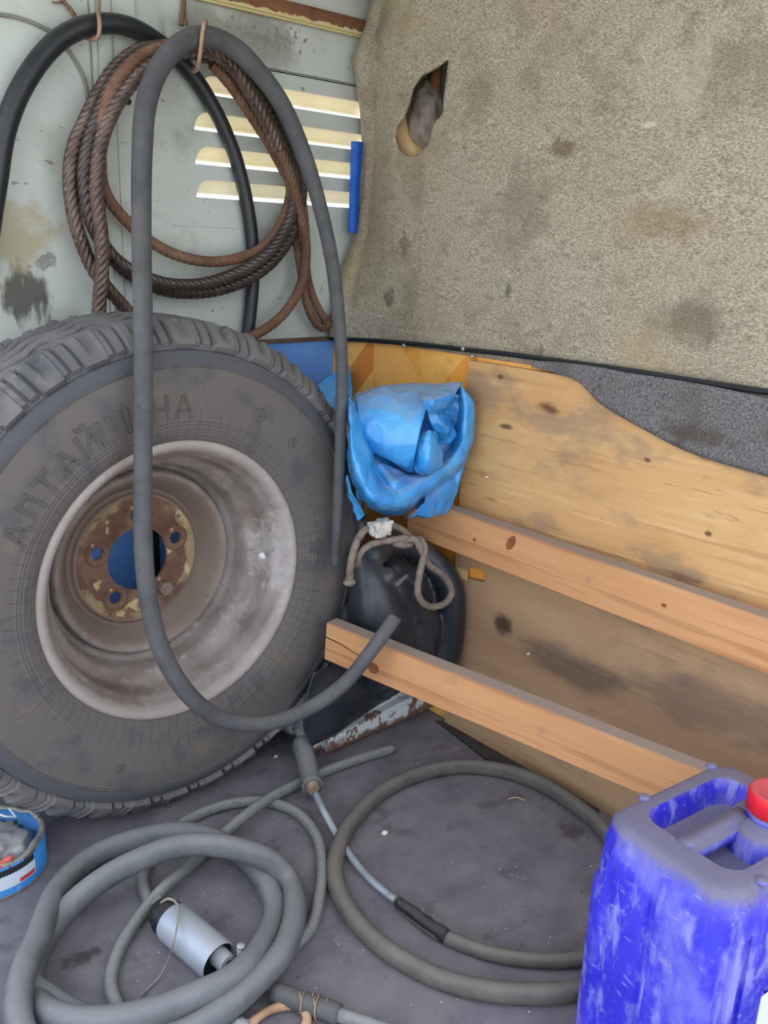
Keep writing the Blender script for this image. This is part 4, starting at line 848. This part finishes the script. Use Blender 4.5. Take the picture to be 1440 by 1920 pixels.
for k in range(n+1):
    a = 2*PI*k/n; zt_ = HT+.006+.010*noise.noise(Vector((math.cos(a)*2, math.sin(a)*2, 4)))
    rr = RC-.0006+.004*noise.noise(Vector((math.cos(a)*3, math.sin(a)*3, 9)))
    q = [bm.verts.new((RC*math.cos(a), RC*math.sin(a), HT-.004)), bm.verts.new((rr*math.cos(a), rr*math.sin(a), zt_)), bm.verts.new(((rr-.008)*math.cos(a), (rr-.008)*math.sin(a), zt_-.004))]
    if pr: bm.faces.new((pr[0], q[0], q[1], pr[1])); bm.faces.new((pr[1], q[1], q[2], pr[2]))
    pr = q
o = obj('ragged_edge', bm, m_tinrim, tin, label='bare ragged cut edge'); mod(o, 'SOLIDIFY', thickness=.0006)
m_foil = mat('crumpled_foil', [S(120,122,122), S(160,160,160), S(186,184,182)], 40, 5, .4, metal=.3, bump=.5, bscale=120)
o = lump('rubbish', Vector((0, 0, .024)), (RC*.72, RC*.72, .020), .3, 2.0, 11, m_foil); tag(o, 'crumpled grey foil filling the blue tin', 'rubbish'); o.location = (CC.x, CC.y, .030)
bm = bmesh.new(); a, b = W(-8,1628,Z=.05), W(22,1608,Z=.05); sweep(bm, [(*a, .005), (*b, .0045)], 8, .004, hollow=False, rough=.4)
tag(obj('rubbish', bm, mat('red_plastic', [S(206,84,76), S(222,110,100)], 40, 3, .5)), 'small red plastic scrap lying in the blue tin', 'rubbish')
bm = bmesh.new(); sweep(bm, flo([(-10,1522,.075,.0016),(8,1530,.07,.0016),(30,1531,.06,.0014)], .0015), 6, .003, hollow=False); sweep(bm, flo([(17,1516,.075,.0014),(30,1532,.06,.0014)], .0014), 6, .003, hollow=False)
tag(obj('rubbish', bm, m_lab), 'two white plastic slivers sticking out of the blue tin', 'rubbish')

# jerrycan
JA = math.radians(-7.5); JL, JW, JH = .225, .176, .30
jx = Vector((math.cos(JA), math.sin(JA), 0)); jy = Vector((-math.sin(JA), math.cos(JA), 0))
fc = W(1158, 1520, Z=.297)                              # the corner of the top nearest the battens
JC = Vector((-.312, -1.049, 0))
m_jerry = mat('blue_jerrycan_plastic', [S(40,38,188), S(52,50,202), S(66,66,212)], 8, 5, .5, sub=.0, spec=.4, bump=.15, bscale=60, layers=[
    dict(col=S(120,122,214), scale=9, lo=.46, hi=.62, amt=.8, stretch=(1,1,.6)), dict(col=S(150,150,206), scale=34, lo=.52, hi=.66, amt=.6, stretch=(1,1,.5), seed=9, mask=9), dict(col=S(160,160,226), scale=26, lo=.53, hi=.66, amt=.65, stretch=(1,1.8,.4), rot=(.9,0,0), seed=2),
    dict(col=S(160,158,196), scale=70, lo=.62, hi=.74, amt=.4, stretch=(1,.5,1.4), rot=(.8,0,0), seed=4), dict(col=S(170,166,172), scale=14, lo=.60, hi=.72, amt=.7, seed=6), dict(col=S(176,176,206), scale=110, lo=.60, hi=.70, amt=.4, stretch=(1,.4,1.2), rot=(.6,0,0), seed=11),
    dict(kind='up', col=S(112,108,122), lo=.15, hi=.75, amt=.93, var=.7, scale=40), dict(col=S(70,72,130), scale=60, lo=.60, hi=.72, amt=.35, seed=21)])
m_red = mat('red_cap_plastic', [S(206,26,42), S(222,40,56)], 20, 3, .45, layers=[dict(kind='up', col=S(176,92,100), lo=.5, hi=1.0, amt=.7)])
jer = thing('jerrycan', 'scuffed blue plastic jerrycan with a red screw cap, standing at the lower right', 'jerrycan', JC); jer.rotation_euler = (0, 0, JA)
def rrect(L_, W_, r, n=8, ed=14):
    pts = []
    for cx_, cy_, a0_ in ((L_/2-r, W_/2-r, 0), (-L_/2+r, W_/2-r, PI/2), (-L_/2+r, -W_/2+r, PI), (L_/2-r, -W_/2+r, 3*PI/2)):
        arcp = [(cx_+r*math.cos(a0_+PI/2*k/n), cy_+r*math.sin(a0_+PI/2*k/n)) for k in range(n+1)]
        if pts:
            a = pts[-1]; b = arcp[0]; pts += [(a[0]+(b[0]-a[0])*k/ed, a[1]+(b[1]-a[1])*k/ed) for k in range(1, ed)]
        pts += arcp
    a = pts[-1]; b = pts[0]; pts += [(a[0]+(b[0]-a[0])*k/ed, a[1]+(b[1]-a[1])*k/ed) for k in range(1, ed)]
    return pts
zs = [(0,.016),(.003,.007),(.010,.001),(.02,0),(.03,0)] + [(.03+.215*k/24, 0) for k in range(1, 25)] + [(.258,.001),(.272,.003),(.284,.006),(.292,.010),(.298,.015),(.300,.020)]
bm = bmesh.new(); rings = []
for z, ins in zs:
    ring = []
    for (x, y) in rrect(JL-2*ins, JW-2*ins, max(.012, .034-ins*.5), 22, 70):
        dpt = 0
        if .03 < z < .262:
            e = ss(.03, .045, z)*(1-ss(.250, .262, z))
            if x < -.05 and y < .08:                         # two grooves round the near corner, one down the middle of the near face, one by the far corner
                for x0, y0, w_, a_ in ((-.0995,-.0805,.0075,.0075),(-.0795,-.088,.0065,.0075),(-.1125,-.002,.0065,.006),(-.1125,.050,.005,.003)):
                    dpt = max(dpt, a_*e*(1-ss(w_*.45, w_, math.hypot(x-x0, y-y0))))
            else:
                for x0 in (.07, -.0, -.03): dpt = max(dpt, .003*e*(1-ss(.003, .006, abs(x-x0))))
            if x < -.05 and y > .05 and z > .222: dpt = max(dpt, .006*ss(.222,.226,z)*ss(.055,.062,y))
        if x < -.04 and y > .045 and .262 <= z < .29: dpt = max(dpt, .004*ss(.05,.06,y))
        s = 1-dpt/math.hypot(x, y)
        ring.append(bm.verts.new((x*s, y*s, z)))
    rings.append(ring)
n = len(rings[0])
for A, B in zip(rings, rings[1:]):
    for k in range(n): bm.faces.new((A[k], A[(k+1) % n], B[(k+1) % n], B[k]))
bm.faces.new(rings[0])
# top plate with the handle well
top = [v.co.xy[:] for v in rings[-1]]
WX0, WX1, WY = -.068, .074, .056
well = [(x+(WX0+WX1)/2, y) for x, y in rrect(WX1-WX0, WY*2, .022, 6, 6)]
bm2 = bmesh.new(); loops_fill(bm2, [top, well], lambda u, v: (u, v, .300))
me2 = bpy.data.meshes.new('tmp'); bm2.to_mesh(me2); bm2.free(); bm.from_mesh(me2); bpy.data.meshes.remove(me2)
pr = None
cxw = (WX0+WX1)/2
for dz, sc in ((0,1.0),(.002,.985),(.008,.965),(.020,.93),(.028,.88),(.031,.78)):
    ring = [bm.verts.new((cxw+(x-cxw)*sc, y*sc, .300-dz)) for x, y in well]
    if pr:
        for k in range(len(ring)): bm.faces.new((pr[k], pr[(k+1) % len(ring)], ring[(k+1) % len(ring)], ring[k]))
    pr = ring
bm.faces.new(pr); bmesh.ops.remove_doubles(bm, verts=bm.verts, dist=.0002)
body = obj('body', bm, m_jerry, jer); sharp(body, 40)
bm = bmesh.new(); box(bm, WX0-.006, .035, -.0125, .0125, .280, .3015, .004)
bmesh.ops.subdivide_edges(bm, edges=[e for e in bm.edges if abs(e.verts[0].co.x-e.verts[1].co.x) > .05], cuts=8); obj('handle', bm, m_jerry, jer)
cw_ = Matrix.Rotation(-JA, 4, 'Z') @ (W(1454, 1502, Z=.322)-JC); cp_ = (cw_.x, cw_.y, 0)
bm = bmesh.new(); lathe(bm, [(.046,.262),(.044,.288),(.040,.297),(.034,.300),(.0235,.301),(.0235,.304),(.0265,.305),(.0265,.309),(.0225,.310),(.0225,.318),(0,.318)], 40, 'Z'); obj('neck', bm, m_jerry, jer, loc=cp_)
bm = bmesh.new(); rg = []
for r_, z in ((.0255,.3105),(.0270,.3115),(.0270,.328),(.0258,.3325),(.0225,.334),(.020,.3325),(0,.3325)):
    rg.append([bm.verts.new(((r_+(.0006 if (k % 2 and .311 < z < .33) else 0))*math.cos(2*PI*k/60), (r_+(.0006 if (k % 2 and .311 < z < .33) else 0))*math.sin(2*PI*k/60), z)) for k in range(60)])
for A, B in zip(rg, rg[1:]):
    for k in range(60): bm.faces.new((A[k], A[(k+1) % 60], B[(k+1) % 60], B[k]))
bmesh.ops.remove_doubles(bm, verts=bm.verts, dist=1e-5); obj('screw_cap', bm, m_red, jer, loc=cp_, label='red screw cap')
for (x, y) in ((-.040, .0735), (.076, .0735), (-.050, -.0735), (.070, -.0735)):
    bm = bmesh.new(); lathe(bm, [(.0065,.2985),(.0058,.3012),(.0035,.3024),(0,.3026)], 20, 'Z'); obj('moulded_stud', bm, m_jerry, jer, loc=(x, y, 0))
m_plab = mat('white_sticker', [S(214,224,226), S(228,236,238)], 20, 3, .5)
bm = bmesh.new(); box(bm, -.040, .06, -JW/2-.0008, -JW/2+.0002, .07, .171, .0003); obj('sticker', bm, m_plab, jer, smooth=False, label='white sticker')

# bits at the bottom edge
pipe = thing('taped_pipe', 'black tube end wound with rusty wire, pale hose inside, at the bottom edge', 'pipe', W(570, 1880, Z=0))
def tp(name, bm, m, **k): o = obj(name, bm, m, pipe, **k); o.location = -pipe.location
bm = bmesh.new(); sweep(bm, flo([(514,1861,.0125),(560,1876,.0125),(636,1902,.0125)], .0118), 18, .008); tp('outer_tube', bm, m_hose)
bm = bmesh.new(); sweep(bm, flo([(600,1890,.0125),(640,1904,.0120),(690,1920,.0105),(760,1945,.009)], .0082), 16, .008); tp('inner_hose', bm, m_thin, label='pale inner hose')
for px, py in ((566, 1878), (592, 1888)):
    c = W(px, py, Z=.0125); d_ = (W(636,1902,Z=.0125)-W(500,1856,Z=.0125)).normalized(); e1 = Vector((0,0,1)); e2 = d_.cross(e1); bm = bmesh.new()
    sweep(bm, [(*(c+(e1*math.cos(t)+e2*math.sin(t))*.0128+d_*.0008*k), .0010) for k, t in enumerate([2*PI*j/14-1 for j in range(17)])], 6, .002, hollow=False)
    bx_ = [(*(c+e1*.013), .001), (*(c+e1*.018+e2*.006), .001), (*(c+e1*.016+e2*.012+d_*.004), .0009)]; sweep(bm, bx_, 6, .002, hollow=False); tp('wire_tie', bm, m_wire, label='rusty wire tie')
bm = bmesh.new(); c = W(516, 1932, Z=.006)
for k in range(1):
    pts = [(c.x+.040*math.cos(t), c.y+.026*math.sin(t), .008, .0055) for t in [2*PI*j/20 for j in range(21)]]; sweep(bm, pts, 10, .004, hollow=False, rough=.3)
tag(obj('cardboard_ring', bm, mat('tan_cardboard', [S(150,112,84), S(184,146,116), S(206,170,142)], 40, 5, .85, bump=.5, bscale=120)), 'crushed tan cardboard ring below the taped pipe at the bottom edge', 'cardboard')
o = lump('grey_lump', W(446, 1930, Z=.012), (.014, .012, .012), .2, 2, 5, m_grey, 3); tag(o, 'small grey plastic bit beside the thick hose at the bottom edge', 'scrap')
m_chip = mat('pale_chip', [S(206,200,180), S(228,224,210)], 60, 3, .7); m_straw = mat('dry_straw', [S(190,160,120), S(210,186,150)], 60, 3, .7)
def chip(px, py, s, lab, Z=.002, m=m_chip, X=None):
    bm = bmesh.new(); bmesh.ops.create_icosphere(bm, subdivisions=2, radius=s)
    for v in bm.verts: v.co = Vector((v.co.x, v.co.y*.8, v.co.z*.5))*(1+.35*noise.noise(v.co/s*1.2+Vector((px, 0, 0))))
    tag(obj('chip', bm, m, loc=W(px, py, X=X) if X is not None else W(px, py, Z=Z)), lab, 'chip')
chip(722, 1561, .0055, 'pale chip on the floor inside the hose ring near its left side')
chip(517, 1418, .0042, 'small yellowish chip on the dark floor under the wheel')
chip(433, 1377, .0085, 'square tan chip under the low bend of the grey hose', .004, m_straw)
chip(990, 1226, .0035, 'white speck stuck on the lower plywood', X=-.014)
chip(913, 894, .0035, 'white speck stuck on the upper plywood left of the grain', X=-.014)
bm = bmesh.new(); sweep(bm, flo([(952,1499,.001,.0009),(968,1495,.0035,.0009),(984,1501,.001,.0009)], .0009), 6, .003, hollow=False)
tag(obj('straw', bm, m_straw), 'bent straw on the floor inside the hose ring', 'straw')
bm = bmesh.new(); rnd = random.Random(3)
for _ in range(110):
    v = W(rnd.uniform(200, 1120), rnd.uniform(1400, 1915), Z=.0006)
    if v.x > -.03: continue
    r = bmesh.ops.create_icosphere(bm, subdivisions=1, radius=rnd.uniform(.0004, .0011)); bmesh.ops.translate(bm, vec=v, verts=r['verts'])
o = obj('floor_crumbs', bm, m_chip); o['kind'] = 'stuff'; tag(o, 'fine pale crumbs and grit scattered over the floor mat', 'grit')
